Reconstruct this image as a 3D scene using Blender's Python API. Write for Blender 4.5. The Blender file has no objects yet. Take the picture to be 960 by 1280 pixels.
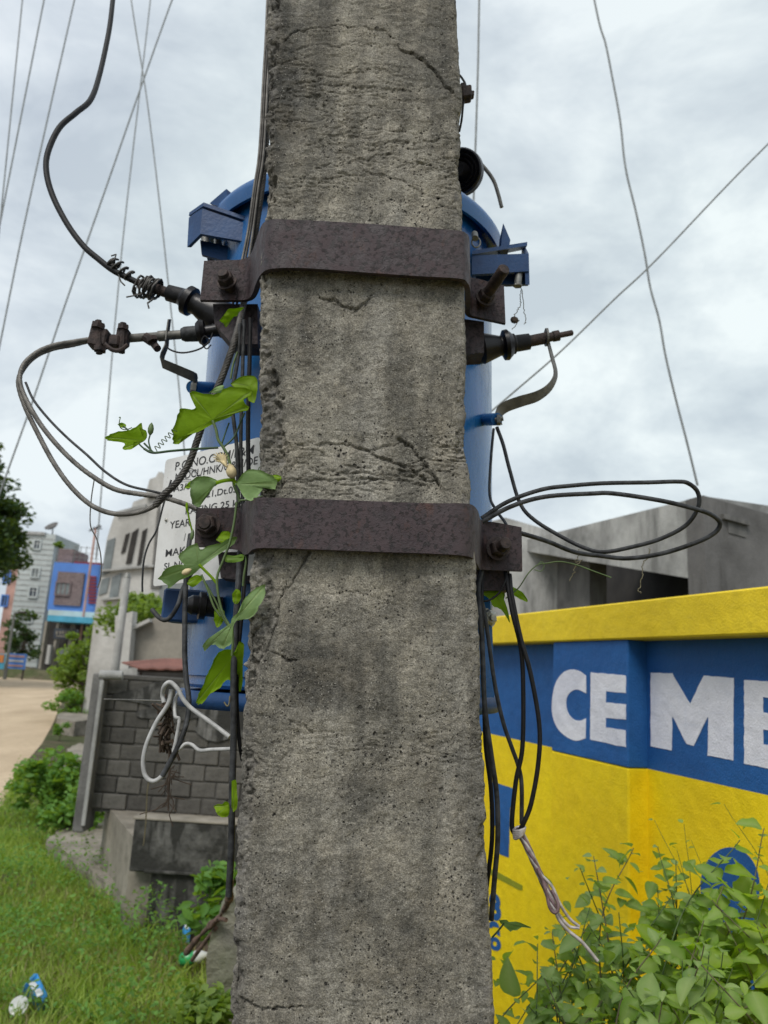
import bpy, math, random
import numpy as np
from mathutils import Vector, Matrix
random.seed(7)
rng = np.random.default_rng(7)
SC = bpy.context.scene
COL = SC.collection
R = math.radians

# ------------------------------------------------------------------ camera
H = 1.7
F = 960.0                                   # focal length in photograph pixels
TH, RO = R(11.7), R(3.55)
fw = Vector((0, math.cos(TH), math.sin(TH)))
up0 = Vector((0, -math.sin(TH), math.cos(TH)))
rt0 = Vector((1, 0, 0))
CU = up0*math.cos(RO) - rt0*math.sin(RO)
CR = rt0*math.cos(RO) + up0*math.sin(RO)
CAM = Vector((0, 0, H))
cam = bpy.data.cameras.new('camera')
camo = bpy.data.objects.new('camera', cam)
COL.objects.link(camo)
m = Matrix((CR, CU, -fw)).transposed().to_4x4()
m.translation = CAM
camo.matrix_world = m
cam.sensor_fit = 'VERTICAL'
cam.sensor_height = 36
cam.sensor_width = 27
cam.lens = F/1280*36
cam.clip_start = 0.02
cam.clip_end = 5000
cam.dof.use_dof = True
cam.dof.focus_distance = 1.04
cam.dof.aperture_fstop = 7.5
SC.camera = camo

# ------------------------------------------------------------------ world, sun, exposure
SUN_EL, SUN_AZ = R(50), R(205)              # azimuth clockwise from +Y
w = bpy.data.worlds.new('World')
SC.world = w
w.use_nodes = True
nt = w.node_tree
nt.nodes.clear()
def wn(t, **k):
    n = nt.nodes.new(t)
    for a, b in k.items():
        setattr(n, a, b)
    return n
out = wn('ShaderNodeOutputWorld')
bg = wn('ShaderNodeBackground')
bg.inputs['Strength'].default_value = 0.097
sky = wn('ShaderNodeTexSky', sky_type='NISHITA', sun_disc=False)
sky.sun_elevation = SUN_EL
sky.sun_rotation = SUN_AZ
sky.dust_density = 3
tc = wn('ShaderNodeTexCoord')
mp = wn('ShaderNodeMapping')
mp.inputs['Scale'].default_value = (1.0, 1.0, 1.9)
mp.inputs['Location'].default_value = (3.1, 0.7, 0.2)
nz = wn('ShaderNodeTexNoise')
nz.inputs['Scale'].default_value = 3.6
nz.inputs['Detail'].default_value = 6
nz.inputs['Roughness'].default_value = 0.6
nz.inputs['Distortion'].default_value = 0.25
rp = wn('ShaderNodeValToRGB')
e = rp.color_ramp.elements
e[0].position = 0.36
e[0].color = (3.9, 4.35, 4.8, 1)
e[1].position = 0.62
e[1].color = (6.0, 6.4, 6.6, 1)
em = rp.color_ramp.elements.new(0.5)
em.color = (4.9, 5.35, 5.7, 1)
nz2 = wn('ShaderNodeTexNoise')
nz2.inputs['Scale'].default_value = 1.1
nz2.inputs['Detail'].default_value = 2
rp2 = wn('ShaderNodeValToRGB')
rp2.color_ramp.elements[0].position = 0.35
rp2.color_ramp.elements[0].color = (0.9, 0.9, 0.96, 1)
rp2.color_ramp.elements[1].position = 0.65
rp2.color_ramp.elements[1].color = (1.06, 1.08, 1.05, 1)
ml = wn('ShaderNodeMixRGB', blend_type='MULTIPLY')
ml.inputs[0].default_value = 1
mx = wn('ShaderNodeMixRGB')
mx.inputs[0].default_value = 0.93
L = nt.links.new
L(tc.outputs['Generated'], mp.inputs['Vector'])
L(mp.outputs[0], nz.inputs['Vector'])
L(nz.outputs['Fac'], rp.inputs[0])
L(tc.outputs['Generated'], nz2.inputs['Vector'])
L(nz2.outputs['Fac'], rp2.inputs[0])
L(rp.outputs[0], ml.inputs[1])
L(rp2.outputs[0], ml.inputs[2])
L(sky.outputs[0], mx.inputs[1])
L(ml.outputs[0], mx.inputs[2])
L(mx.outputs[0], bg.inputs['Color'])
L(bg.outputs[0], out.inputs['Surface'])
sd = bpy.data.lights.new('sun', 'SUN')
sd.energy = 1.5
sd.angle = R(25)
sd.color = (1.0, 0.96, 0.9)
so = bpy.data.objects.new('sun', sd)
COL.objects.link(so)
sdir = Vector((math.sin(SUN_AZ)*math.cos(SUN_EL), math.cos(SUN_AZ)*math.cos(SUN_EL), math.sin(SUN_EL)))
so.rotation_euler = sdir.to_track_quat('Z', 'Y').to_euler()
SC.view_settings.view_transform = 'Standard'
SC.view_settings.look = 'None'
SC.view_settings.gamma = 1
SC.view_settings.exposure = 0.6
SC.render.engine = 'CYCLES'

# ------------------------------------------------------------------ from photograph points to places
def ray(px, py):
    return CR*((px-480)/F) + CU*((640-py)/F) + fw
def P(px, py, Y):
    """the place at forward distance Y seen at a point of the photograph"""
    d = ray(px, py)
    return CAM + d*(Y/d.y)
def G(px, py, z=0.0):
    d = ray(px, py)
    return CAM + d*((z-H)/d.z)
def PL(px, py, p0, n):
    d = ray(px, py)
    return CAM + d*((p0-CAM).dot(n)/d.dot(n))

# ------------------------------------------------------------------ object helpers
def link(name, me, mat=None, parent=None, loc=None):
    o = bpy.data.objects.new(name, me)
    COL.objects.link(o)
    if mat is not None and me is not None and not me.materials:
        for q in (mat if isinstance(mat, (list, tuple)) else [mat]):
            me.materials.append(q)
    if parent:
        o.parent = parent
        pl = parent.location if parent.parent is None else parent.location + parent.parent.location
        o.location = -Vector(pl) if loc is None else Vector(loc)
    elif loc is not None:
        o.location = loc
    return o
def tag(o, label=None, cat=None, group=None, kind=None):
    if label: o['label'] = label
    if cat: o['category'] = cat
    if group: o['group'] = group
    if kind: o['kind'] = kind
    return o
def thing(name, label, cat, loc, group=None):
    o = bpy.data.objects.new(name, None)
    COL.objects.link(o)
    o.location = loc
    o.empty_display_size = 0.1
    return tag(o, label, cat, group)

class MB:
    def __init__(s):
        s.v, s.f, s.mi, s.sm = [], [], [], []
        s.cur = 0
        s.smooth = False
    def add(s, vs, fs, smooth=None):
        b = len(s.v)
        s.v += [tuple(x) for x in vs]
        sm = s.smooth if smooth is None else smooth
        for f in fs:
            s.f.append(tuple(i+b for i in f))
            s.mi.append(s.cur)
            s.sm.append(sm)
        return s
    def box(s, c, dx, dy, dz, bev=0.0):
        """c centre, dx dy dz half-extent vectors"""
        c = Vector(c)
        if bev <= 0:
            vs = [c + dx*a + dy*b + dz*d for d in (-1, 1) for b in (-1, 1) for a in (-1, 1)]
            fs = [(0, 2, 3, 1), (4, 5, 7, 6), (0, 1, 5, 4), (2, 6, 7, 3), (0, 4, 6, 2), (1, 3, 7, 5)]
            return s.add(vs, fs)
        lx, ly, lz = dx.length, dy.length, dz.length
        bev = min(bev, lx*.45, ly*.45, lz*.45)
        vs, idx = [], {}
        for d in (-1, 1):
            for b in (-1, 1):
                for a in (-1, 1):
                    for k in range(3):
                        sx = a*(1 - (bev/lx if k != 0 else 0))
                        sy = b*(1 - (bev/ly if k != 1 else 0))
                        sz = d*(1 - (bev/lz if k != 2 else 0))
                        idx[(a, b, d, k)] = len(vs)
                        vs.append(c + dx*sx + dy*sy + dz*sz)
        fs = []
        for a in (-1, 1):
            fs.append([idx[(a, b, d, 0)] for b, d in ((-1, -1), (1, -1), (1, 1), (-1, 1))][::a])
            fs.append([idx[(b, a, d, 1)] for b, d in ((-1, -1), (1, -1), (1, 1), (-1, 1))][::-a])
            fs.append([idx[(b, d, a, 2)] for b, d in ((-1, -1), (1, -1), (1, 1), (-1, 1))][::a])
        for a in (-1, 1):
            for b in (-1, 1):
                fs.append([idx[(a, b, -1, 0)], idx[(a, b, -1, 1)], idx[(a, b, 1, 1)], idx[(a, b, 1, 0)]])
                fs.append([idx[(a, -1, b, 0)], idx[(a, -1, b, 2)], idx[(a, 1, b, 2)], idx[(a, 1, b, 0)]])
                fs.append([idx[(-1, a, b, 1)], idx[(-1, a, b, 2)], idx[(1, a, b, 2)], idx[(1, a, b, 1)]])
                for d in (-1, 1):
                    fs.append([idx[(a, b, d, k)] for k in range(3)])
        return s.add(vs, fs)
    def abox(s, x0, x1, y0, y1, z0, z1, bev=0.0):
        return s.box(((x0+x1)/2, (y0+y1)/2, (z0+z1)/2), Vector(((x1-x0)/2, 0, 0)), Vector((0, (y1-y0)/2, 0)), Vector((0, 0, (z1-z0)/2)), bev)
    def prism(s, pts, off):
        """polygon (list of points) extruded by the vector off"""
        n = len(pts)
        off = Vector(off)
        vs = [Vector(p) for p in pts] + [Vector(p)+off for p in pts]
        fs = [tuple(range(n)), tuple(range(2*n-1, n-1, -1))]
        fs += [(i, i+n, (i+1) % n+n, (i+1) % n) for i in range(n)]
        return s.add(vs, fs)
    def tube(s, pts, r, n=8, caps=True, smooth=True):
        pts = [Vector(p) for p in pts]
        k = len(pts)
        rr = r if isinstance(r, (list, tuple)) else [r]*k
        t0 = (pts[1]-pts[0]).normalized()
        a = t0.orthogonal().normalized()
        vs = []
        for i, p in enumerate(pts):
            t = (pts[min(i+1, k-1)] - pts[max(i-1, 0)])
            if t.length < 1e-9: t = t0
            t = t.normalized()
            a = (a - t*a.dot(t))
            if a.length < 1e-6: a = t.orthogonal()
            a.normalize()
            b = t.cross(a)
            for j in range(n):
                th = 2*math.pi*j/n
                vs.append(p + (a*math.cos(th) + b*math.sin(th))*rr[i])
        fs = [(i*n+j, i*n+(j+1) % n, (i+1)*n+(j+1) % n, (i+1)*n+j) for i in range(k-1) for j in range(n)]
        s.add(vs, fs, smooth)
        if caps:
            s.add(vs[:n], [tuple(range(n-1, -1, -1))], False)
            s.add(vs[-n:], [tuple(range(n))], False)
        return s
    def lathe(s, base, axis, prof, n=32, smooth=True, ax2=None):
        """prof: list of (distance along axis, radius)"""
        ax = Vector(axis).normalized()
        a = ax.orthogonal().normalized() if ax2 is None else Vector(ax2)
        b = ax.cross(a)
        base = Vector(base)
        # every ring doubled where the profile turns sharply
        vs, fs = [], []
        rings = []
        for (h, r) in prof:
            rings.append(len(vs))
            for j in range(n):
                th = 2*math.pi*j/n
                vs.append(base + ax*h + (a*math.cos(th)+b*math.sin(th))*r)
        for i in range(len(prof)-1):
            p, q = rings[i], rings[i+1]
            fs += [(p+j, p+(j+1) % n, q+(j+1) % n, q+j) for j in range(n)]
        s.add(vs, fs, smooth)
        if prof[0][1] > 1e-5: s.add(vs[:n], [tuple(range(n-1, -1, -1))], False)
        if prof[-1][1] > 1e-5: s.add(vs[-n:], [tuple(range(n))], False)
        return s
    def ribbon(s, top, bot, th, smooth=True):
        """a flat strip between two edges given thickness th"""
        top = [Vector(p) for p in top]
        bot = [Vector(p) for p in bot]
        k = len(top)
        nn = []
        for i in range(k):
            t = (top[min(i+1, k-1)]+bot[min(i+1, k-1)] - top[max(i-1, 0)]-bot[max(i-1, 0)])
            u = top[i]-bot[i]
            nn.append(t.cross(u).normalized()*th)
        vs = []
        for i in range(k):
            vs += [top[i], bot[i], bot[i]+nn[i], top[i]+nn[i]]
        fs = []
        for i in range(k-1):
            p, q = 4*i, 4*i+4
            for j in range(4):
                fs.append((p+j, p+(j+1) % 4, q+(j+1) % 4, q+j))
        fs += [(3, 2, 1, 0), (4*k-4, 4*k-3, 4*k-2, 4*k-1)]
        return s.add(vs, fs, smooth)
    def mesh(s, name):
        me = bpy.data.meshes.new(name)
        me.from_pydata(s.v, [], s.f)
        me.polygons.foreach_set('material_index', s.mi)
        me.polygons.foreach_set('use_smooth', s.sm)
        me.update()
        return me
    def build(s, name, mat, parent=None, fix=False):
        me = s.mesh(name)
        if fix:
            import bmesh
            bm = bmesh.new(); bm.from_mesh(me)
            bmesh.ops.recalc_face_normals(bm, faces=bm.faces)
            bm.to_mesh(me); bm.free()
        for q in (mat if isinstance(mat, (list, tuple)) else [mat]):
            me.materials.append(q)
        # keep the origin at the piece itself
        c = sum((Vector(x) for x in s.v), Vector())/max(1, len(s.v))
        me.transform(Matrix.Translation(-c))
        pl = Vector()
        p = parent
        while p is not None:
            pl += p.location
            p = p.parent
        o = bpy.data.objects.new(name, me)
        COL.objects.link(o)
        o.parent = parent
        o.location = c - pl
        return o

def sharp(o, ang=40):
    """smooth shading that breaks at sharp edges"""
    me = o.data
    me.polygons.foreach_set('use_smooth', [True]*len(me.polygons))
    me.set_sharp_from_angle(angle=R(ang))
    return o

def spl(pts, k=8):
    """Catmull-Rom through tuples or vectors"""
    pts = [np.array(p, float) for p in pts]
    if len(pts) < 3: return [tuple(p) for p in pts]
    q = [2*pts[0]-pts[1]] + pts + [2*pts[-1]-pts[-2]]
    o = []
    for i in range(1, len(q)-2):
        for j in range(k):
            t = j/k
            a, b, c, d = q[i-1], q[i], q[i+1], q[i+2]
            o.append(tuple(.5*((2*b)+(-a+c)*t+(2*a-5*b+4*c-d)*t*t+(-a+3*b-3*c+d)*t**3)))
    o.append(tuple(pts[-1]))
    return o
def path(pl, k=8):
    """[(px,py,Y)...] -> smooth 3D points"""
    return [P(*q) for q in spl(pl, k)]

# ------------------------------------------------------------------ noise on arrays
def _h(ix, iy, iz, s):
    n = (ix.astype(np.int64)*374761393 + iy.astype(np.int64)*668265263 + iz.astype(np.int64)*2147483647 + s*974634777)
    n = (n ^ (n >> 13)) * 1274126177
    n = n & 0x7fffffff
    n = (n ^ (n >> 16)) & 0xffffff
    return n/float(0xffffff)
def vnoise(x, y, z, s=0):
    ix, iy, iz = np.floor(x), np.floor(y), np.floor(z)
    fx, fy, fz = x-ix, y-iy, z-iz
    fx, fy, fz = [f*f*(3-2*f) for f in (fx, fy, fz)]
    r = 0
    for a in (0, 1):
        for b in (0, 1):
            for c in (0, 1):
                wgt = (fx if a else 1-fx)*(fy if b else 1-fy)*(fz if c else 1-fz)
                r = r + wgt*_h(ix+a, iy+b, iz+c, s)
    return r
def fbm(x, y, z, o=4, s=0):
    r, a, t = 0, 1.0, 0
    for i in range(o):
        r = r + a*vnoise(x*2**i, y*2**i, z*2**i, s+i*17)
        t += a
        a *= .5
    return r/t
def worley(x, y, z, s=0):
    ix, iy, iz = np.floor(x), np.floor(y), np.floor(z)
    best = np.full(np.shape(x), 9.0)
    idv = np.zeros(np.shape(x))
    for a in (-1, 0, 1):
        for b in (-1, 0, 1):
            for c in (-1, 0, 1):
                jx, jy, jz = ix+a, iy+b, iz+c
                d = np.sqrt((jx+_h(jx, jy, jz, s)-x)**2 + (jy+_h(jx, jy, jz, s+5)-y)**2 + (jz+_h(jx, jy, jz, s+9)-z)**2)
                m_ = d < best
                best = np.where(m_, d, best)
                idv = np.where(m_, _h(jx, jy, jz, s+33), idv)
    return best, idv

# ------------------------------------------------------------------ materials
def srgb(r, g, b):
    f = lambda c: (c/255/12.92 if c/255 <= .04045 else ((c/255+.055)/1.055)**2.4)
    return (f(r), f(g), f(b), 1)
class M:
    def __init__(s, name, col=(.5, .5, .5, 1), rough=.7, metal=0, spec=.5):
        s.m = bpy.data.materials.new(name)
        s.m.use_nodes = True
        s.t = s.m.node_tree
        s.b = s.t.nodes['Principled BSDF']
        s.b.inputs['Base Color'].default_value = col
        s.b.inputs['Roughness'].default_value = rough
        s.b.inputs['Metallic'].default_value = metal
        s.b.inputs['Specular IOR Level'].default_value = spec
        s.tc = None
        s.h = None
    def n(s, t, **k):
        q = s.t.nodes.new(t)
        for a, b in k.items(): setattr(q, a, b)
        return q
    def l(s, a, b): s.t.links.new(a, b)
    def co(s, scale=(1, 1, 1), rot=(0, 0, 0), which='Object', loc=(0, 0, 0)):
        if s.tc is None: s.tc = s.n('ShaderNodeTexCoord')
        q = s.n('ShaderNodeMapping')
        q.inputs['Scale'].default_value = scale
        q.inputs['Rotation'].default_value = rot
        q.inputs['Location'].default_value = loc
        s.l(s.tc.outputs[which], q.inputs['Vector'])
        return q.outputs[0]
    def noise(s, sc, det=4, ro=.55, vec=None, dist=0, lo=.35, hi=.65):
        q = s.n('ShaderNodeTexNoise')
        q.inputs['Scale'].default_value = sc
        q.inputs['Detail'].default_value = det
        q.inputs['Roughness'].default_value = ro
        q.inputs['Distortion'].default_value = dist
        s.l(vec if vec is not None else s.co(), q.inputs['Vector'])
        return s.ramp(q.outputs['Fac'], lo, hi)
    def voro(s, sc, vec=None, lo=0, hi=.3, rnd=1, feature='F1', outp='Distance'):
        q = s.n('ShaderNodeTexVoronoi', feature=feature)
        q.inputs['Scale'].default_value = sc
        q.inputs['Randomness'].default_value = rnd
        s.l(vec if vec is not None else s.co(), q.inputs['Vector'])
        if outp == 'Color': return q.outputs['Color']
        return s.ramp(q.outputs[outp], lo, hi)
    def ramp(s, sock, lo, hi, a=0, b=1):
        q = s.n('ShaderNodeMapRange')
        q.inputs[1].default_value = lo
        q.inputs[2].default_value = hi
        q.inputs[3].default_value = a
        q.inputs[4].default_value = b
        s.l(sock, q.inputs[0])
        return q.outputs[0]
    def mix(s, fac, a, b, mode='MIX'):
        q = s.n('ShaderNodeMixRGB', blend_type=mode)
        for i, x in ((0, fac), (1, a), (2, b)):
            if isinstance(x, (int, float)): q.inputs[i].default_value = x if i == 0 else (x, x, x, 1)
            elif isinstance(x, tuple): q.inputs[i].default_value = x
            else: s.l(x, q.inputs[i])
        return q.outputs[0]
    def math(s, op, a, b=0.0):
        q = s.n('ShaderNodeMath', operation=op)
        for i, x in ((0, a), (1, b)):
            if isinstance(x, (int, float)): q.inputs[i].default_value = x
            else: s.l(x, q.inputs[i])
        return q.outputs[0]
    def col(s, sock): s.l(sock, s.b.inputs['Base Color']); return s
    def rough(s, sock): s.l(sock, s.b.inputs['Roughness']); return s
    def bump(s, sock, dist=.002, strength=1):
        q = s.n('ShaderNodeBump')
        q.inputs['Distance'].default_value = dist
        q.inputs['Strength'].default_value = strength
        s.l(sock, q.inputs['Height'])
        if s.h is not None: s.l(s.h, q.inputs['Normal'])
        s.h = q.outputs[0]
        s.l(s.h, s.b.inputs['Normal'])
        return s

def simple(name, c, rough=.7, metal=0, var=.25, sc=30, bump=.0, bsc=80, spec=.5, det=4):
    q = M(name, c, rough, metal, spec)
    n = q.noise(sc, det)
    c1 = tuple(x*(1-var) for x in c[:3])+(1,)
    c2 = tuple(min(1, x*(1+var)) for x in c[:3])+(1,)
    q.col(q.mix(n, c1, c2))
    if bump: q.bump(q.noise(bsc, 5, lo=.2, hi=.8), bump)
    return q.m

def weathered(name, c, dirt, rough=.85, sc=3, amount=.8, streak=True, bump=.004, fine=60, lo=.4, hi=.7):
    """masonry with stains running down and fine grain"""
    q = M(name, c, rough, spec=.25)
    v = q.co((1, 1, .18)) if streak else q.co()
    st = q.noise(sc*2.5, 6, .65, v, lo=lo, hi=hi)
    bl = q.noise(sc, 5, .6, q.co(loc=(5, 3, 1)), lo=lo-.05, hi=hi)
    f = q.math('MULTIPLY', q.math('MAXIMUM', st, bl), amount)
    fine_ = q.noise(fine, 4, .7, lo=.25, hi=.75)
    c0 = q.mix(fine_, tuple(x*.82 for x in c[:3])+(1,), tuple(min(1, x*1.12) for x in c[:3])+(1,))
    q.col(q.mix(f, c0, dirt))
    q.bump(q.noise(fine, 5, .7, lo=.2, hi=.8), bump)
    return q.m
MT = {}

# concrete of the pole
q = M('pole_concrete', rough=.92, spec=.2)
big = q.noise(6, 5, .6, q.co((1, 1, .4)), lo=.36, hi=.64)
streak = q.noise(17, 5, .6, q.co((1, 1, .13), loc=(2, 0, 1)), lo=.48, hi=.62)
streakp = q.noise(13, 5, .65, q.co((1, 1, .12), loc=(6, 2, 5)), lo=.52, hi=.68)
fine = q.noise(210, 6, .8, lo=.3, hi=.7)
grit = q.noise(520, 3, .7, lo=.38, hi=.62)
blot = q.noise(42, 6, .7, q.co(loc=(3, 8, 2)), lo=.38, hi=.62)
warm = q.noise(18, 5, .65, q.co(loc=(9, 1, 4)), lo=.42, hi=.68)
c = q.mix(big, (.20, .19, .163, 1), (.40, .378, .322, 1))
sa = q.n('ShaderNodeAttribute', attribute_name='stain')
c = q.mix(q.ramp(sa.outputs['Fac'], 0, 1), c, (.072, .072, .068, 1))
c = q.mix(q.ramp(sa.outputs['Fac'], 0, -1), c, (.47, .435, .36, 1))
c = q.mix(q.math('MULTIPLY', warm, .35), c, (.37, .325, .25, 1))
c = q.mix(q.math('MULTIPLY', streak, .55), c, (.075, .075, .070, 1))
c = q.mix(q.math('MULTIPLY', streakp, .45), c, (.44, .425, .385, 1))
c = q.mix(.7, c, q.mix(blot, (.62, .62, .62, 1), (1.28, 1.27, 1.25, 1)), 'MULTIPLY')
c = q.mix(1, c, q.mix(fine, (.60, .60, .60, 1), (1.4, 1.38, 1.35, 1)), 'MULTIPLY')
c = q.mix(.7, c, q.mix(grit, (.55, .55, .55, 1), (1.45, 1.45, 1.45, 1)), 'MULTIPLY')
# pores of three sizes and pale sand grains
pm = q.noise(9, 3, .6, q.co(loc=(4, 4, 4)), lo=.40, hi=.56)
def pores(sc, thr, lo, hi, off, mask=None):
    wv = q.n('ShaderNodeVectorMath', operation='ADD')
    q.l(q.co(loc=off), wv.inputs[0])
    nzz = q.n('ShaderNodeTexNoise'); nzz.inputs['Scale'].default_value = sc*1.3
    sc_ = q.n('ShaderNodeVectorMath', operation='SCALE'); sc_.inputs['Scale'].default_value = .8/sc
    q.l(nzz.outputs['Color'], sc_.inputs[0]); q.l(sc_.outputs[0], wv.inputs[1])
    q.l(q.co(loc=off), nzz.inputs['Vector'])
    vec = wv.outputs[0]
    d = q.voro(sc, vec, lo, hi)
    s_ = q.math('GREATER_THAN', q.voro(sc, vec, outp='Color'), thr)
    if mask is not None: s_ = q.math('MULTIPLY', s_, mask)
    return q.math('MAXIMUM', d, q.math('SUBTRACT', 1, s_))
p0_ = pores(48, .60, .08, .20, (7, 3, 1), pm)
p1 = pores(105, .58, .12, .25, (0, 0, 0), pm)
p2 = pores(250, .66, .16, .32, (2, 5, 3))
palef = q.math('SUBTRACT', 1, pores(300, .70, .14, .26, (1, 2, 3)))
c = q.mix(q.math('MULTIPLY', palef, .7), c, (.62, .59, .52, 1))
c = q.mix(p0_, (.025, .023, .02, 1), c)
c = q.mix(p1, (.03, .028, .025, 1), c)
c = q.mix(p2, (.05, .047, .042, 1), c)
at = q.n('ShaderNodeAttribute', attribute_name='stone')
st = q.mix(q.voro(120, outp='Color'), (.10, .10, .105, 1), (.46, .43, .38, 1))
c = q.mix(q.math('MULTIPLY', at.outputs['Fac'], .6), c, st)
q.col(c)
q.bump(blot, .002, .5)
q.bump(fine, .0016, .8)
q.bump(grit, .0008, .8)
q.bump(p0_, .005, 1)
q.bump(p1, .004, 1)
q.bump(p2, .002, 1)
MT['pole'] = q.m

# rusted flat steel
q = M('rusted_steel', rough=.62, spec=.4)
a1 = q.noise(34, 6, .7, lo=.4, hi=.62)
a2 = q.noise(150, 4, .6, q.co(loc=(1, 5, 2)), lo=.52, hi=.58)
a3 = q.noise(9, 4, .6, q.co((1, 1, .5), loc=(8, 5, 2)), lo=.4, hi=.65)
c = q.mix(a1, (.030, .019, .022, 1), (.066, .046, .050, 1))
c = q.mix(q.math('MULTIPLY', a2, .85), c, (.010, .007, .007, 1))
c = q.mix(q.math('MULTIPLY', a3, .35), c, (.072, .060, .062, 1))
rr = q.noise(30, 6, .75, q.co((1, 1, .5), loc=(3, 3, 3)), lo=.56, hi=.74)
c = q.mix(q.math('MULTIPLY', rr, .6), c, (.12, .048, .028, 1))
scr = q.noise(40, 4, .8, q.co((.12, .12, 2.4), (0, .2, 0), loc=(3, 1, 3)), lo=.66, hi=.72)
c = q.mix(q.math('MULTIPLY', scr, .3), c, (.2, .17, .15, 1))
q.col(c)
q.rough(q.ramp(a1, 0, 1, .5, .8))
q.bump(a2, .0004, .6)
q.bump(a1, .0010, .6)
q.bump(q.noise(420, 4, .7, lo=.2, hi=.8), .0005, .8)
MT['rust'] = q.m
q = M('rusted_bolt', rough=.75, spec=.4)
c = q.mix(q.noise(90, 5), (.022, .017, .016, 1), (.065, .044, .038, 1))
q.col(c); q.bump(q.noise(260, 4, lo=.2, hi=.8), .0008)
MT['bolt'] = q.m

# blue enamel of the tank
q = M('blue_enamel', rough=.3, spec=.6)
b1 = q.noise(5, 5, .6, q.co((1, 1, .35)), lo=.35, hi=.7)
c = q.mix(b1, (.006, .080, .25, 1), (.020, .14, .38, 1))
dust = q.noise(26, 6, .7, q.co((1, 1, .4), loc=(3, 1, 1)), lo=.5, hi=.78)
c = q.mix(q.math('MULTIPLY', dust, .22), c, (.16, .25, .38, 1))
q.col(c)
q.rough(q.ramp(dust, 0, 1, .22, .55))
q.bump(q.noise(8, 3, lo=.2, hi=.8), .002, .5)
q.bump(q.noise(160, 3, lo=.2, hi=.8), .0003, .6)
MT['blue'] = q.m
q = M('blue_enamel_worn', rough=.5, spec=.4)
c = q.mix(q.noise(14, 6, .65, lo=.4, hi=.7), (.006, .040, .13, 1), (.014, .07, .20, 1))
q.col(c); q.bump(q.noise(160, 3, lo=.2, hi=.8), .0004)
MT['blue2'] = q.m
MT['porcelain'] = simple('dark_glazed_porcelain', (.010, .009, .010, 1), .34, var=.5, sc=40, bump=.0003, spec=.35)
MT['blackrub'] = simple('black_rubber', (.008, .008, .009, 1), .6, var=.4, sc=60, bump=.0006, bsc=120, spec=.3)
MT['greyrub'] = simple('grey_black_rubber', (.036, .038, .040, 1), .6, var=.6, sc=70, bump=.0006, bsc=150, spec=.35)
MT['alu'] = simple('weathered_aluminium_strand', (.17, .16, .145, 1), .55, .35, var=.35, sc=60, bump=.0003, bsc=300)
MT['darkstr'] = simple('sooty_stranded_wire', (.075, .07, .063, 1), .55, .3, var=.4, sc=60, bump=.0003, bsc=300)
MT['galv'] = simple('galvanised_steel', (.19, .19, .175, 1), .5, .5, var=.25, sc=50, bump=.0004, bsc=200)
MT['strap'] = simple('dull_metal_strap', (.14, .135, .12, 1), .55, .35, var=.3, sc=50, bump=.0004, bsc=150)
MT['brightbolt'] = simple('bright_zinc_bolt', (.42, .41, .36, 1), .4, .6, var=.25, sc=90, bump=.0005, bsc=200)
MT['line'] = simple('overhead_wire', (.22, .235, .235, 1), .6, .2, var=.2, sc=20)
MT['whitecable'] = simple('pale_grey_cable_sheath', (.42, .42, .41, 1), .5, var=.2, sc=70, bump=.0003)
MT['strandw'] = simple('bare_white_strand', (.50, .46, .44, 1), .45, .3, var=.3, sc=90)
MT['strandp'] = simple('purplish_strand', (.22, .15, .16, 1), .5, .2, var=.4, sc=90)
MT['ink'] = simple('black_print', (.02, .02, .022, 1), .6)
q = M('white_plate_enamel', rough=.45, spec=.4)
c = q.mix(q.noise(12, 6, .65, lo=.35, hi=.75), (.74, .74, .72, 1), (.60, .59, .56, 1))
c = q.mix(q.math('MULTIPLY', q.noise(120, 3, .6, lo=.66, hi=.74), .5), c, (.25, .19, .14, 1))
q.col(c); q.bump(q.noise(20, 3, lo=.2, hi=.8), .001, .5)
MT['plate'] = q.m

# painted wall
def paint(name, c1, c2, mark):
    q = M(name, rough=.62, spec=.35)
    a = q.noise(2.2, 5, .6, lo=.35, hi=.68)
    b = q.noise(18, 5, .65, lo=.3, hi=.7)
    c = q.mix(a, c1, c2)
    c = q.mix(.5, c, q.mix(b, (.86, .86, .86, 1), (1.1, 1.1, 1.1, 1)), 'MULTIPLY')
    br_ = q.noise(30, 5, .75, q.co((.25, .25, 1.6), loc=(1, 2, 8)), lo=.5, hi=.7)
    c = q.mix(q.math('MULTIPLY', br_, .14), c, mark)
    d = q.noise(9, 6, .7, q.co((1, 1, .22), loc=(7, 0, 3)), lo=.62, hi=.84)
    c = q.mix(q.math('MULTIPLY', d, .38), c, mark)
    q.col(c)
    q.bump(q.noise(16, 4, .5, lo=.2, hi=.8), .007, .5)
    q.bump(q.noise(160, 4, .6, lo=.2, hi=.8), .0022, .7)
    return q.m
MT['yellow'] = paint('yellow_wall_paint', (.88, .62, .003, 1), (.93, .70, .004, 1), (.55, .38, .03, 1))
MT['yellowcap'] = paint('yellow_coping_paint', (.80, .57, .012, 1), (.90, .67, .022, 1), (.40, .29, .05, 1))
MT['wblue'] = paint('blue_wall_paint', (.010, .085, .28, 1), (.018, .12, .36, 1), (.02, .07, .16, 1))
MT['wwhite'] = paint('white_letter_paint', (.72, .72, .80, 1), (.84, .83, .87, 1), (.50, .56, .72, 1))
MT['olive'] = paint('olive_paint', (.22, .25, .01, 1), (.28, .30, .015, 1), (.2, .2, .05, 1))

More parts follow.
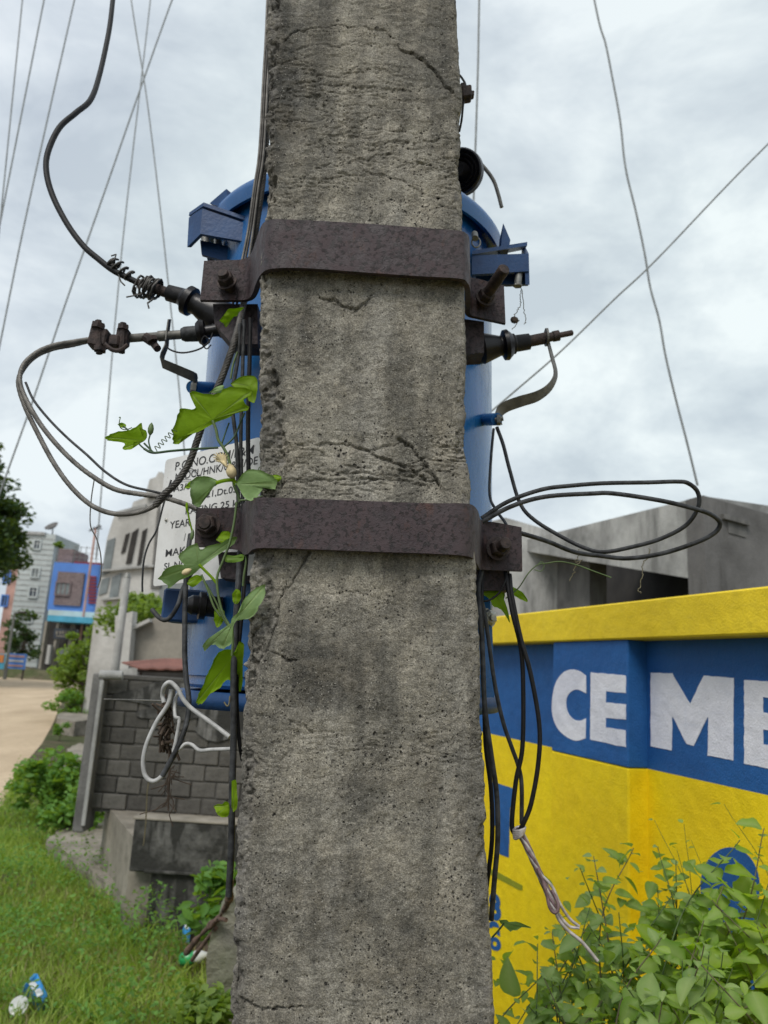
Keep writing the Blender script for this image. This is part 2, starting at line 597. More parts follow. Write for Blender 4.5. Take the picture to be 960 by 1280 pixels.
MT['bgrey_l'] = weathered('pale_stained_render', (.50, .50, .48, 1), (.13, .13, .125, 1), sc=1.4, amount=.85, lo=.44, hi=.66)
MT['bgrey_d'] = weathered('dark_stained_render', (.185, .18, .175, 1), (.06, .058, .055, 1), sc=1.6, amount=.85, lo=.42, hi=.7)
MT['bgrey_m'] = weathered('grey_render', (.20, .195, .185, 1), (.055, .055, .053, 1), sc=2.5, amount=.8)
MT['dark'] = simple('interior_shade', (.03, .027, .024, 1), .9, var=.4, sc=2)  # near-black colour that holds the shade of recesses and interiors
MT['block'] = weathered('concrete_block', (.155, .148, .133, 1), (.05, .048, .043, 1), sc=1.6, amount=.8, streak=False, bump=.006, fine=40)
_n = MT['block'].node_tree
_oi = _n.nodes.new('ShaderNodeObjectInfo')
_mr = _n.nodes.new('ShaderNodeMapRange'); _mr.inputs[3].default_value = .62; _mr.inputs[4].default_value = 1.15
_mm = _n.nodes.new('ShaderNodeMixRGB'); _mm.blend_type = 'MULTIPLY'; _mm.inputs[0].default_value = 1
_bs = _n.nodes['Principled BSDF'].inputs['Base Color']
_src = _bs.links[0].from_socket
_n.links.new(_oi.outputs['Random'], _mr.inputs[0]); _n.links.new(_src, _mm.inputs[1]); _n.links.new(_mr.outputs[0], _mm.inputs[2]); _n.links.new(_mm.outputs[0], _bs)
MT['mortar'] = weathered('sooty_mortar', (.095, .09, .082, 1), (.05, .05, .045, 1), sc=2, amount=.7, streak=False, bump=.006, fine=30)
MT['slab'] = weathered('trodden_concrete', (.33, .30, .25, 1), (.11, .10, .08, 1), sc=3, amount=.85, streak=False, bump=.004, fine=30)
MT['lowwall'] = weathered('mouldy_render', (.30, .295, .28, 1), (.035, .035, .032, 1), sc=2.6, amount=1.0, bump=.006, fine=30, lo=.36, hi=.58)
MT['whitebld'] = weathered('whitewashed_render', (.58, .57, .54, 1), (.24, .23, .21, 1), sc=.7, amount=.6, fine=10)
MT['towerw'] = weathered('pale_blockwork_paint', (.50, .54, .53, 1), (.33, .36, .35, 1), sc=.3, amount=.6, fine=3)
MT['beige'] = weathered('beige_render', (.34, .31, .26, 1), (.16, .15, .13, 1), sc=1.2, amount=.7, fine=12)
MT['pink'] = simple('pinkish_render', (.42, .25, .21, 1), .8, sc=.8)
MT['bldblue'] = simple('bright_blue_paint', (.07, .19, .52, 1), .6, sc=.8, var=.12)
MT['canopy'] = simple('turquoise_sheet', (.07, .34, .50, 1), .5, sc=1, var=.15)
MT['canopyt'] = simple('pale_fascia', (.42, .52, .52, 1), .6, sc=1, var=.1)
MT['redp'] = simple('dark_red_paint', (.20, .025, .035, 1), .6, sc=1)
MT['rustsheet'] = weathered('rusted_roof_sheet', (.26, .115, .09, 1), (.10, .05, .04, 1), sc=3, amount=.7, bump=.002)
MT['glassd'] = simple('dim_window_glass', (.035, .045, .06, 1), .2, sc=3)
MT['glassg'] = simple('grey_window_glass', (.16, .18, .18, 1), .25, sc=3)
q = M('brown_jali_brick', rough=.85)
br = q.n('ShaderNodeTexBrick')
q.l(q.co((1, 1, 1), (R(90), 0, 0)), br.inputs['Vector'])
br.inputs['Color1'].default_value = (.33, .25, .24, 1)
br.inputs['Color2'].default_value = (.22, .16, .16, 1)
br.inputs['Mortar'].default_value = (.06, .05, .05, 1)
br.inputs['Scale'].default_value = 2.4
br.inputs['Mortar Size'].default_value = .05
q.col(br.outputs['Color'])
MT['jali'] = q.m
MT['bark'] = simple('bark', (.09, .07, .05, 1), .9, sc=20, bump=.01, bsc=30)

# sandy road and soil
q = M('sandy_road', rough=.95, spec=.15)
c = q.mix(q.noise(.8, 5, .6, q.co((1, .35, 1)), lo=.35, hi=.65), (.44, .34, .23, 1), (.58, .46, .32, 1))
c = q.mix(q.math('MULTIPLY', q.noise(9, 5, .7, lo=.5, hi=.75), .5), c, (.30, .24, .18, 1))
q.col(c); q.bump(q.noise(6, 6, .7, lo=.2, hi=.8), .02)
MT['road'] = q.m
q = M('damp_soil', rough=.95, spec=.15)
c = q.mix(q.noise(3, 6, .65), (.10, .082, .055, 1), (.20, .165, .115, 1))
c = q.mix(q.math('MULTIPLY', q.noise(1.2, 5, .6, q.co(loc=(2, 2, 2)), lo=.4, hi=.6), .7), c, (.055, .085, .025, 1))
q.col(c); q.bump(q.noise(25, 6, .7, lo=.2, hi=.8), .03)
MT['soil'] = q.m

def leafmat(name, c1, c2, trans=.35, rough=.6, vein=True, sc=40):
    """leaf: colour varies leaf by leaf; light comes through the blade"""
    q = M(name, rough=rough, spec=.4)
    oi = q.n('ShaderNodeObjectInfo')
    ge = q.n('ShaderNodeNewGeometry')
    rnd = q.math('FRACT', q.math('ADD', oi.outputs['Random'], ge.outputs['Random Per Island']))
    c = q.mix(rnd, c1, c2)
    nb = q.noise(sc, 4, .6, lo=.3, hi=.7)
    c = q.mix(.6, c, q.mix(nb, (.78, .8, .78, 1), (1.18, 1.15, 1.1, 1)), 'MULTIPLY')
    if vein:
        at = q.n('ShaderNodeAttribute', attribute_name='vein')
        c = q.mix(q.math('MULTIPLY', at.outputs['Fac'], .45), c, (.42, .5, .22, 1))
        q.bump(at.outputs['Fac'], .0006)
    q.bump(q.noise(sc*3, 4, lo=.2, hi=.8), .0012, .6)
    q.col(c)
    tr = q.n('ShaderNodeBsdfTranslucent')
    q.l(q.mix(.55, c, (.60, .85, .03, 1)), tr.inputs['Color'])
    ms = q.n('ShaderNodeMixShader')
    ms.inputs[0].default_value = trans
    q.l(q.b.outputs[0], ms.inputs[1])
    q.l(tr.outputs[0], ms.inputs[2])
    q.l(ms.outputs[0], q.t.nodes['Material Output'].inputs['Surface'])
    return q.m
MT['vleaf'] = leafmat('vine_leaf_bright', (.26, .42, .010, 1), (.32, .48, .015, 1), .55)
MT['vleafp'] = leafmat('vine_leaf_underside', (.30, .44, .19, 1), (.34, .48, .23, 1), .42)
MT['sleaf'] = leafmat('shrub_leaf', (.10, .22, .02, 1), (.28, .44, .06, 1), .42)
MT['sleafg'] = leafmat('shrub_leaf_greyish', (.12, .24, .055, 1), (.26, .38, .12, 1), .32)
MT['grass'] = leafmat('grass_blade', (.12, .22, .02, 1), (.42, .52, .12, 1), .35, vein=False)
MT['weed'] = leafmat('weed_leaf', (.05, .14, .022, 1), (.15, .31, .06, 1), .35, vein=False)
MT['drygrass'] = leafmat('dry_blade', (.20, .18, .075, 1), (.32, .27, .14, 1), .25, vein=False)
MT['treeleaf'] = leafmat('dark_tree_leaf', (.012, .036, .010, 1), (.035, .08, .022, 1), .15, vein=False, sc=2)
MT['bushleaf'] = leafmat('light_bush_leaf', (.07, .14, .02, 1), (.19, .27, .06, 1), .35, vein=False, sc=4)
MT['stem'] = simple('green_stem', (.09, .14, .045, 1), .55, sc=60)
MT['stemg'] = simple('dark_green_stem', (.035, .075, .028, 1), .55, sc=60)
MT['twig'] = simple('brown_twig', (.16, .14, .08, 1), .7, sc=60)
MT['flower'] = simple('wilted_petal', (.55, .45, .25, 1), .7, var=.3, sc=80)
MT['root'] = simple('brown_root', (.12, .075, .055, 1), .9, sc=40, var=.5, bump=.008, bsc=60)
MT['plasticblue'] = simple('blue_plastic_film', (.03, .24, .55, 1), .3, sc=10)
MT['plasticwhite'] = simple('white_plastic', (.62, .64, .64, 1), .4, sc=10)
MT['plasticgreen'] = simple('green_plastic', (.03, .30, .10, 1), .3, sc=10)
MT['debris'] = simple('dry_debris', (.07, .05, .035, 1), .95, sc=30)
MT['rock'] = weathered('mossy_concrete_lump', (.28, .26, .22, 1), (.10, .12, .06, 1), sc=4, amount=.7, streak=False, bump=.008, fine=30)
#PART2
# ================================================================== SETTING
mb = MB()
mb.add([(-600, -60, 0), (600, -60, 0), (600, 1500, 0), (-600, 1500, 0)], [(0, 1, 2, 3)])
o = mb.build('ground', MT['soil']); tag(o, kind='structure')
# road: sandy track going away at the left, over the whole far ground there
rp_ = [(-60, 1100), (0, 1012), (22, 965), (52, 930), (66, 905), (74, 885), (80, 872), (92, 862), (330, 872)]
pts = [G(a, b, .004) for a, b in rp_]
pts = pts + [Vector((60, 46, .004)), Vector((-90, 46, .004)), Vector((-90, 3, .004))]
mb = MB(); mb.add(pts, [tuple(range(len(pts)))])
o = mb.build('road', MT['road']); tag(o, kind='structure')
# tyre-worn far verge
mb = MB()
y0 = 46.0
k = 40
vs = []
for i in range(k+1):
    x = -70 + 100*i/k
    hh = .55 + .25*math.sin(i*2.1) + .2*random.random()
    vs += [(x, y0, -.1), (x, y0+.6, hh), (x, y0+4, hh*.8), (x, y0+5, -.1)]
fs = [(4*i+j, 4*i+4+j, 4*i+5+j, 4*i+1+j) for i in range(k) for j in range(3)]
mb.add(vs, fs, True)
o = mb.build('earth_bank', MT['soil']); tag(o, kind='structure')

# ------------------------------------------------------------------ the concrete pole
ctlL = [(-400, 343), (0, 331), (120, 329.5), (250, 328.5), (345, 321), (420, 319), (480, 319), (560, 319), (620, 317), (700, 310), (780, 304), (860, 300), (960, 296), (1060, 293), (1160, 288), (1280, 283), (2000, 258)]
ctlR = [(-400, 560), (0, 573), (120, 577), (250, 579), (345, 583), (420, 583), (480, 583.5), (560, 586), (620, 590), (700, 595), (780, 600), (860, 603), (960, 607), (1060, 611), (1160, 615), (1280, 620), (2000, 646)]
YP, YB = 1.0, 1.175
zs = [-.2, 0, .3, .6, .8, 1.0, 1.1, 1.18]
z = 1.2
while z < 2.82:
    zs.append(z); z += .0016
zs += [2.86, 2.95, 3.1, 3.4, 3.8, 4.4, 5.2]
zs = np.array(zs)
# photograph row of every height on the front plane
def proj(p):
    d = Vector(p)-CAM
    c = d.dot(fw)
    return (480+F*d.dot(CR)/c, 640-F*d.dot(CU)/c)
def edge(z, ctl):
    x = 0.0
    for _ in range(5):
        a, b = proj((x, YP, z))
        t = np.interp(min(max(b, -400), 2000), [q[0] for q in ctl], [q[1] for q in ctl])
        x += (t-a)/F*YP*1.05
    return x
zi = np.clip(zs, .75, 3.3)
XL = np.array([edge(a, ctlL) for a in zi])
XR = np.array([edge(a, ctlR) for a in zi])
nf = 190
NS = 7
rad = .010
us = []          # (kind, parameter)
prof_t = []
# around: left side from the back, arc, front, arc, right side
cols = []
for i in range(NS+10): cols.append(('L', i/(NS+10)))
for i in range(5): cols.append(('A', i/5))
for i in range(nf): cols.append(('F', i/(nf-1)))
for i in range(1, 6): cols.append(('B', i/5))
for i in range(1, NS+11): cols.append(('R', i/(NS+10)))
nc = len(cols)
nr = len(zs)
X = np.zeros((nr, nc)); Yv = np.zeros((nr, nc)); NX = np.zeros((nr, nc)); NY = np.zeros((nr, nc))
for j, (kd, t) in enumerate(cols):
    if kd == 'L':
        X[:, j] = XL; Yv[:, j] = YB + (YP+rad-YB)*t**.6; NX[:, j] = -1
    elif kd == 'A':
        a = t*math.pi/2
        X[:, j] = XL+rad-rad*math.cos(a); Yv[:, j] = YP+rad-rad*math.sin(a); NX[:, j] = -math.cos(a); NY[:, j] = -math.sin(a)
    elif kd == 'F':
        X[:, j] = XL+rad + (XR-XL-2*rad)*t; Yv[:, j] = YP; NY[:, j] = -1
    elif kd == 'B':
        a = t*math.pi/2
        X[:, j] = XR-rad+rad*math.sin(a); Yv[:, j] = YP+rad-rad*math.cos(a); NX[:, j] = math.sin(a); NY[:, j] = -math.cos(a)
    else:
        X[:, j] = XR; Yv[:, j] = YP+rad + (YB-YP-rad)*t**1.6; NX[:, j] = 1
Z = np.repeat(zs[:, None], nc, 1)
# photograph coordinates for the drawn cracks
D = [X, Yv, Z-H]
cz = D[0]*fw.x+D[1]*fw.y+D[2]*fw.z
PX = 480+F*(D[0]*CR.x+D[1]*CR.y+D[2]*CR.z)/cz
PY = 640-F*(D[0]*CU.x+D[1]*CU.y+D[2]*CU.z)/cz
front = np.clip(-NY, 0, 1)
disp = (fbm(X*9, Yv*9, Z*9, 3)-.5)*.006
disp += (fbm(X*60, Yv*60, Z*60, 4, 3)-.5)*.0035*(.5+fbm(X*8, Yv*8, Z*8, 2, 8))
disp += (fbm(X*190, Yv*190, Z*190, 2, 31)-.5)*.0016
# trowel wrinkles running across in certain bands
def band(a, b, s=18):
    return 1/(1+np.exp(-(PY-a)/s)) * 1/(1+np.exp((PY-b)/s))
wr = band(28, 262)*1.0 + band(335, 385)*.55 + band(548, 622, 8)*1.3 + band(735, 800)*.35 + band(905, 1000)*.6 + band(1235, 1275, 8)*.6
wm = fbm(X*7, Yv*7, Z*11, 3, 71)
wx = X*13 + 1.0*fbm(X*10, Yv*4, Z*12, 3, 21)
wz = Z*52 + 2.8*fbm(X*8, Yv*4, Z*9, 3, 25)
rdg = np.abs(fbm(wx, Yv*3, wz, 3, 41)-.5)*2
groove = np.clip(1-rdg/.055, 0, 1)
disp -= wr*groove*.0034*np.clip((wm-.38)*5, 0, 1)
disp += wr*(fbm(wx*1.4, Yv, wz*.5, 3, 45)-.5)*.006
rdg2 = np.abs(fbm(X*24+1.6*fbm(X*14, Yv, Z*20, 3, 131), Yv*3, Z*120+3.5*fbm(X*11, Yv*4, Z*12, 3, 132), 3, 133)-.5)*2
g2 = np.clip(1-rdg2/.11, 0, 1)*np.clip((fbm(X*12, Yv, Z*16, 3, 134)-.42)*6, 0, 1)
disp -= (wr+.15)*g2*.0019
# separate cracks and scabs
def crack(pl, depth, wpx, step=0.0):
    global disp
    pl = spl(pl, 5)
    wpx = wpx*.56*(.55+.9*vnoise(PX*.06, PY*.06, PX*0, 12)); depth = depth*(.6+.7*vnoise(PX*.05, PY*.05, PX*0, 19))
    best = np.full(PX.shape, 1e9); side = np.zeros(PX.shape)
    jx = (fbm(X*90, Yv*50, Z*90, 4, 77)-.5)*11
    for (a, b), (c_, d_) in zip(pl[:-1], pl[1:]):
        vx, vy = c_-a, d_-b
        L2 = vx*vx+vy*vy+1e-9
        t = np.clip(((PX-a)*vx+(PY-b+jx)*vy)/L2, 0, 1)
        dx, dy = PX-(a+t*vx), PY+jx-(b+t*vy)
        dd = np.sqrt(dx*dx+dy*dy)
        mm = dd < best
        best = np.where(mm, dd, best)
        side = np.where(mm, np.sign(vx*dy-vy*dx), side)
    disp -= depth*np.clip(1-best/wpx, 0, 1)**.8*front
    if step:
        disp -= step*np.exp(-best/14)*(side > 0)*front
crack([(503, 61), (516, 66), (532, 78), (546, 93), (556, 105), (566, 116)], .0055, 3.0, .003)
crack([(355, 53), (365, 44), (385, 38), (410, 34), (445, 33), (480, 40), (492, 47)], .0035, 2.6, -.0016)
crack([(382, 106), (420, 104), (470, 112), (510, 113), (545, 108), (568, 113)], .0028, 2.4)
crack([(430, 95), (455, 88), (475, 86), (500, 90)], .002, 2.2)
crack([(372, 62), (400, 55), (440, 58), (470, 52)], .0022, 2.2)
crack([(345, 80), (372, 72), (398, 66)], .002, 2.2)
crack([(395, 210), (420, 205), (455, 200), (480, 196), (520, 205), (545, 210)], .0026, 2.3)
crack([(400, 175), (430, 168), (455, 162), (480, 160)], .0022, 2.2)
crack([(380, 235), (425, 222), (470, 220), (505, 228), (548, 250)], .0022, 2.2)
crack([(498, 547), (515, 560), (532, 580), (549, 606)], .0060, 2.8, .002)
crack([(450, 560), (472, 570), (500, 578), (520, 590), (549, 606)], .0055, 3.2, .0025)
crack([(372, 556), (400, 557), (436, 556)], .0035, 2.4)
crack([(355, 604), (385, 602), (420, 600), (450, 598), (500, 601), (540, 607)], .0036, 2.6)
crack([(436, 553), (455, 565), (470, 562), (498, 552)], .003, 2.6)
crack([(345, 575), (375, 580), (400, 592), (436, 590)], .003, 2.6)
crack([(360, 565), (358, 590), (352, 612)], .003, 2.4)
crack([(388, 690), (378, 706), (369, 722), (360, 736)], .0055, 2.2)
crack([(358, 736), (350, 752), (347, 775), (338, 800), (334, 812)], .0045, 2.4, .002)
crack([(336, 812), (352, 820), (370, 827)], .004, 2.6)
crack([(402, 745), (440, 742), (480, 752), (500, 756)], .0022, 2.0)
crack([(302, 1248), (316, 1256), (332, 1262), (352, 1260), (377, 1257)], .005, 2.8, .002)
crack([(360, 900), (378, 905), (392, 918)], .003, 2.2)
crack([(300, 935), (330, 952), (352, 968)], .0025, 2.2)
crack([(400, 372), (420, 378), (440, 388), (455, 380), (462, 372)], .005, 5)
crack([(462, 372), (475, 362), (482, 352)], .002, 2.2)
# broken arrises with stones showing
dl = (X-XL[:, None]); dr = (XR[:, None]-X)
eL = fbm(Z*22, Z*0, Z*0, 3, 60)
wl = .006+.024*fbm(Z*9, Z*0, Z*0, 3, 61) + .018*np.exp(-((PY-560)/90)**2)+.022*np.exp(-((PY-770)/80)**2)
wr_ = .004+.014*fbm(Z*12, Z*0, Z*0, 3, 63)
wob = (fbm(X*70, Yv*70, Z*70, 3, 64)-.5)*.018
mL = np.clip((wl-(dl+wob))/.004, 0, 1)*((NX < .1)*1.0)*np.clip(1-(Yv-YP)/.10, 0.25, 1)
mR = np.clip((wr_-(dr+wob))/.003, 0, 1)*((NX > -.1)*1.0)
wq = [(fbm(X*40, Yv*40, Z*40, 2, 80+k_)-.5)*1.1 for k_ in range(3)]
wo, wid = worley(X*72+wq[0], Yv*72+wq[1], Z*72+wq[2], 4)
wo2, wid2 = worley(X*150+wq[1], Yv*150+wq[2], Z*150+wq[0], 6)
cover = np.clip((fbm(X*26, Yv*26, Z*26, 3, 90)-.40)*5, 0, 1)
stonish = ((.5-wo)*.010*(wid > .45) + (.5-wo2)*.004*(wid2 > .3) + (fbm(X*130, Yv*130, Z*130, 3, 95)-.5)*.007)*(.35+.9*cover)
loss = (.002+.014*fbm(X*16, Yv*16, Z*16, 3, 66))*(.35+.65*cover)
disp += mL*(stonish-loss)
disp += mR*(stonish*.28-loss*.35)*np.clip((fbm(Z*14, Z*0, Z*0, 2, 99)-.35)*4, .15, 1)
# sparse bigger pits
wp, wpid = worley(X*52, Yv*52, Z*52, 14)
pit = (wpid > .72)*np.clip(1-wp/.11, 0, 1)
disp -= pit*.005*front
inside = ((zs > 1.19) & (zs < 2.82))[:, None]
disp = disp*np.where(inside, 1, .3)
X2 = X+NX*disp; Y2 = Yv+NY*disp
co = np.stack([X2, Y2, Z], -1).reshape(-1, 3)
i_, j_ = np.meshgrid(np.arange(nr-1), np.arange(nc), indexing='ij')
jn = (j_+1) % nc
fs = np.stack([i_*nc+j_, i_*nc+jn, (i_+1)*nc+jn, (i_+1)*nc+j_], -1).reshape(-1, 4)
me = bpy.data.meshes.new('concrete_pole')
me.vertices.add(len(co)); me.vertices.foreach_set('co', co.ravel())
me.loops.add(fs.size); me.loops.foreach_set('vertex_index', fs.ravel().astype(np.int32))
me.polygons.add(len(fs))
me.polygons.foreach_set('loop_start', np.arange(0, fs.size, 4, dtype=np.int32))
me.polygons.foreach_set('use_smooth', np.ones(len(fs), bool))
me.update(calc_edges=True)
stone = np.clip(np.maximum(mL, mR)*((wid > .25)*np.clip(.62-wo, 0, 1)*2.4+.15), 0, 1)
at = me.attributes.new('stone', 'FLOAT', 'POINT')
at.data.foreach_set('value', stone.ravel().astype(np.float32))
def gs(cx, cy, sx, sy, a_):
    return a_*np.exp(-((PX-cx)/sx)**2-((PY-cy)/sy)**2)
sn = fbm(X*16, Yv*16, Z*6, 4, 120); sn2 = fbm(X*45, Yv*45, Z*16, 3, 121)
stn = (gs(360, 20, 30, 50, 1)+gs(362, 110, 34, 60, .9)+gs(350, 215, 22, 60, .7)+gs(385, 410, 22, 70, .8)+gs(505, 450, 18, 50, .9)+gs(440, 470, 18, 60, .5)+gs(352, 440, 12, 60, .4)
       +gs(415, 820, 60, 45, .7)+gs(430, 870, 70, 30, .5)+gs(500, 1180, 45, 60, .6)+gs(420, 1130, 50, 60, .5)+gs(540, 750, 25, 50, .5)+gs(385, 770, 20, 50, .4)+gs(560, 60, 12, 70, .35)+gs(545, 420, 14, 60, .3)+gs(330, 1120, 22, 60, .5)+gs(450, 990, 60, 30, .4)+gs(570, 900, 20, 80, .4)
       -gs(470, 180, 60, 60, .7)-gs(440, 60, 40, 50, .4)-gs(540, 250, 30, 30, .6)-gs(500, 362, 60, 20, .9)-gs(540, 500, 20, 80, .5)-gs(440, 720, 60, 22, .9)-gs(560, 715, 25, 20, .7)-gs(470, 640, 60, 120, .1)-gs(560, 1080, 22, 90, .6)-gs(370, 960, 30, 30, .4)-gs(500, 830, 20, 60, .5)-gs(395, 560, 60, 20, .3)-gs(320, 985, 10, 120, .6))
stn = stn*(.25+1.5*np.clip((sn-.3)*2.2, 0, 1))*(.5+sn2)*1.0
stn = np.clip(stn, -.75, .85)
at = me.attributes.new('stain', 'FLOAT', 'POINT')
at.data.foreach_set('value', stn.ravel().astype(np.float32))
me.materials.append(MT['pole'])
pole = bpy.data.objects.new('concrete_pole', me)
COL.objects.link(pole)
tag(pole, 'thick grey weathered concrete pole with chipped edges carrying the blue transformer', 'pole')

# ------------------------------------------------------------------ clamps
def strap_mesh(mb, rows, th, k=6):
    r = spl(rows, k)
    mb.ribbon([P(q[0], q[1], q[4]) for q in r], [P(q[2], q[3], q[4]) for q in r], th)
def hexnut(mb, c, ax, r, h):
    mb.lathe(c, ax, [(0, r), (h*.9, r), (h, r*.9)], 6, False)
def bolt(parent, c, ax, rn, rs, ln, mat, back=.02):
    """nut against the plate, threaded end standing out of it"""
    c, ax = Vector(c), Vector(ax).normalized()
    b = MB()
    b.lathe(c-ax*back, ax, [(0, rs), (back+ln-.002, rs), (back+ln, rs*.85)], 14)
    bo = b.build('bolt', mat, parent)
    b = MB()
    b.lathe(c, ax, [(0, rn*1.25), (.0022, rn*1.25)], 18, False)
    b.lathe(c+ax*.0023, ax, [(0, rn), (rn*.8, rn), (rn*.95, rn*.86)], 6, False)
    b.build('nut', mat, bo)
    return bo
FR = Vector((0, -1, 0))
up_c = thing('pole_clamp', 'rusty dark steel strap clamp bolted round the pole, upper of the two, near the lid', 'clamp', (0, 1.05, 2.4), 'steel clamps round the pole')
mb = MB()
strap_mesh(mb, [(255, 326, 250, 375, 1.2), (283, 325, 281, 375, 1.2), (303, 324, 301, 375, 1.2), (313, 318, 311, 373, 1.185), (319, 303, 316, 366, 1.13), (324, 288, 320, 354, 1.06), (330, 278, 326, 343, 1.005), (341, 274, 339, 336, .982), (380, 275, 380, 335, .978),
                (450, 279, 450, 340, .978), (520, 284, 522, 345, .978), (570, 288, 573, 348, .979), (582, 291, 584, 353, .99), (587, 300, 588, 364, 1.03), (587, 326, 588, 382, 1.12), (588, 345, 588, 393, 1.19), (600, 349, 600, 397, 1.2), (630, 357, 632, 404, 1.2)], -.008)
sharp(mb.build('strap', MT['rust'], up_c), 35)
bolt(up_c, P(284, 353, 1.19), Vector((-.25, -1, .35)), .014, .0095, .022, MT['bolt'])
bolt(up_c, P(606, 372, 1.19), Vector((.30, -1, .22)), .014, .0098, .075, MT['bolt'])
mb = MB()
a, b, c_, d = P(266, 380, 1.225), P(322, 380, 1.225), P(322, 430, 1.225), P(290, 430, 1.225)
mb.prism([a, b, c_, d, P(268, 405, 1.225)], (0, .05, 0))
sharp(mb.build('angle_bracket', MT['rust'], up_c), 30)
mb = MB()
mb.prism([P(575, 398, 1.225), P(605, 402, 1.225), P(605, 441, 1.225), P(575, 443, 1.225)], (0, .05, 0))
sharp(mb.build('angle_bracket', MT['rust'], up_c), 30)
lo_c = thing('pole_clamp', 'rusty dark steel strap clamp bolted round the pole, lower of the two, beside the vine', 'clamp', (0, 1.05, 1.95), 'steel clamps round the pole')
mb = MB()
strap_mesh(mb, [(245, 635, 243, 683, 1.2), (270, 635, 268, 684, 1.2), (292, 634, 290, 686, 1.2), (302, 631, 300, 689, 1.18), (307, 627, 305, 693, 1.10), (312, 624, 310, 692, 1.03), (320, 622, 318, 686, .987), (340, 622, 338, 685, .978), (400, 624, 400, 687, .976),
                (480, 627, 480, 690, .976), (540, 629, 540, 692, .977), (575, 629, 575, 694, .978), (590, 631, 589, 697, .992), (597, 638, 597, 706, 1.04), (600, 647, 600, 712, 1.13), (604, 651, 604, 712, 1.19), (620, 653, 620, 713, 1.2), (652, 659, 653, 714, 1.2)], -.008)
sharp(mb.build('strap', MT['rust'], lo_c), 35)
bolt(lo_c, P(260, 657, 1.19), Vector((-.1, -1, .05)), .016, .0105, .02, MT['bolt'])
bolt(lo_c, P(622, 686, 1.19), Vector((.22, -1, .12)), .0155, .0098, .035, MT['bolt'])
mb = MB()
mb.prism([P(272, 690, 1.225), P(316, 690, 1.225), P(316, 727, 1.225), P(276, 722, 1.225)], (0, .05, 0))
sharp(mb.build('angle_bracket', MT['rust'], lo_c), 30)
mb = MB()
mb.prism([P(590, 712, 1.225), P(637, 714, 1.225), P(637, 738, 1.225), P(592, 738, 1.225)], (0, .05, 0))
sharp(mb.build('angle_bracket', MT['rust'], lo_c), 30)

# ------------------------------------------------------------------ transformer
TY, TR_ = 1.58, .305
AX = Vector((-.035, .0, 1)).normalized()
b0 = P(430, 853, TY)              # bottom centre of the tank
base = Vector((b0.x, TY, 1.66))
tx = P(436, 480, TY)
base.x = -.08 + AX.x/AX.z*(1.66-2.0)
tr = thing('transformer', 'blue cylindrical pole transformer with bushings and white data plate behind the concrete pole', 'transformer', base)
ax2 = AX.orthogonal().normalized()
mb = MB()
HT = 2.592-1.66
mb.lathe(base, AX, [(0, TR_*.965), (.006, TR_*.985), (.02, TR_*.985), (.022, TR_), (HT, TR_)], 72)
sharp(mb.build('tank', MT['blue'], tr), 35)
mb = MB()
mb.lathe(base-AX*.004, AX, [(-.03, TR_*.9), (-.03, TR_*1.035), (-.002, TR_*1.035), (-.002, TR_*.9)], 72)
mb.build('base_ring', MT['blue2'], tr)
top = base+AX*HT
mb = MB()
RF = TR_+.026
mb.lathe(top, AX, [(-.002, TR_+.0005), (-.002, RF-.012), (-.016, RF-.012), (-.016, RF-.006), (.004, RF), (.012, RF), (.022, RF-.006), (.05, TR_*.8), (.07, TR_*.4), (.075, .001)], 96)
sharp(mb.build('lid', MT['blue'], tr), 35)
# lifting and lid-bolting channels left and right
def channel(px0, px1, side):
    """a short inverted channel standing out sideways from the lid rim"""
    pass
def lug(corn, name='lug'):
    g = MB()
    for pl, off in corn:
        g.prism([P(*q) for q in pl], off)
    return sharp(g.build(name, MT['blue2'], tr), 30)
lug([([(254, 261, 1.36), (330, 287, 1.36), (330, 308, 1.36), (296, 300, 1.36), (272, 296, 1.36), (250, 292, 1.36)], (0, .008, 0)),
     ([(236, 272, 1.40), (253, 259, 1.363), (250, 293, 1.363), (234, 309, 1.40)], (.008, 0, 0)),
     ([(236, 270, 1.40), (254, 257.5, 1.357), (330, 283, 1.357), (330, 300, 1.40)], (0, 0, .008)),
     ([(250, 300, 1.40), (330, 318, 1.40), (330, 340, 1.40), (252, 318, 1.40)], (0, .008, 0))], 'lid_channel')
lug([([(283, 236, 1.37), (284.5, 262, 1.37), (262, 254, 1.40)], (.012, .02, 0))], 'fin')
lug([([(590, 319, 1.36), (658, 317, 1.36), (661, 339, 1.36), (590, 343, 1.36)], (0, .008, 0)),
     ([(657, 309, 1.47), (661, 317, 1.363), (662, 356, 1.363), (655, 342, 1.47)], (-.008, 0, 0)),
     ([(590, 318, 1.357), (659, 307, 1.357), (656, 312, 1.47), (595, 324, 1.47)], (0, 0, .008)),
     ([(595, 336, 1.39), (661, 341, 1.39), (661, 355, 1.39), (634, 356, 1.39), (595, 350, 1.39)], (0, .008, 0))], 'lid_channel')
lug([([(629, 279, 1.38), (638, 300, 1.38), (636, 312, 1.38), (626, 311, 1.38)], (.002, .06, 0))], 'fin')
mb = MB(); mb.tube([P(650, 330, 1.38), P(647, 357, 1.36)], .0072, 12); hexnut(mb, P(647, 358, 1.36), (0, 0, 1), .009, .004)
mb.build('lid_bolt', MT['galv'], tr)
mb = MB(); mb.tube([P(254, 285, 1.45), P(259, 318, 1.45)], .008, 12)
mb.build('lid_bolt', MT['galv'], tr)
mb = MB(); mb.tube([P(272, 300, 1.42), P(276, 325, 1.42)], .008, 12)
mb.build('lid_bolt', MT['brightbolt'], tr)
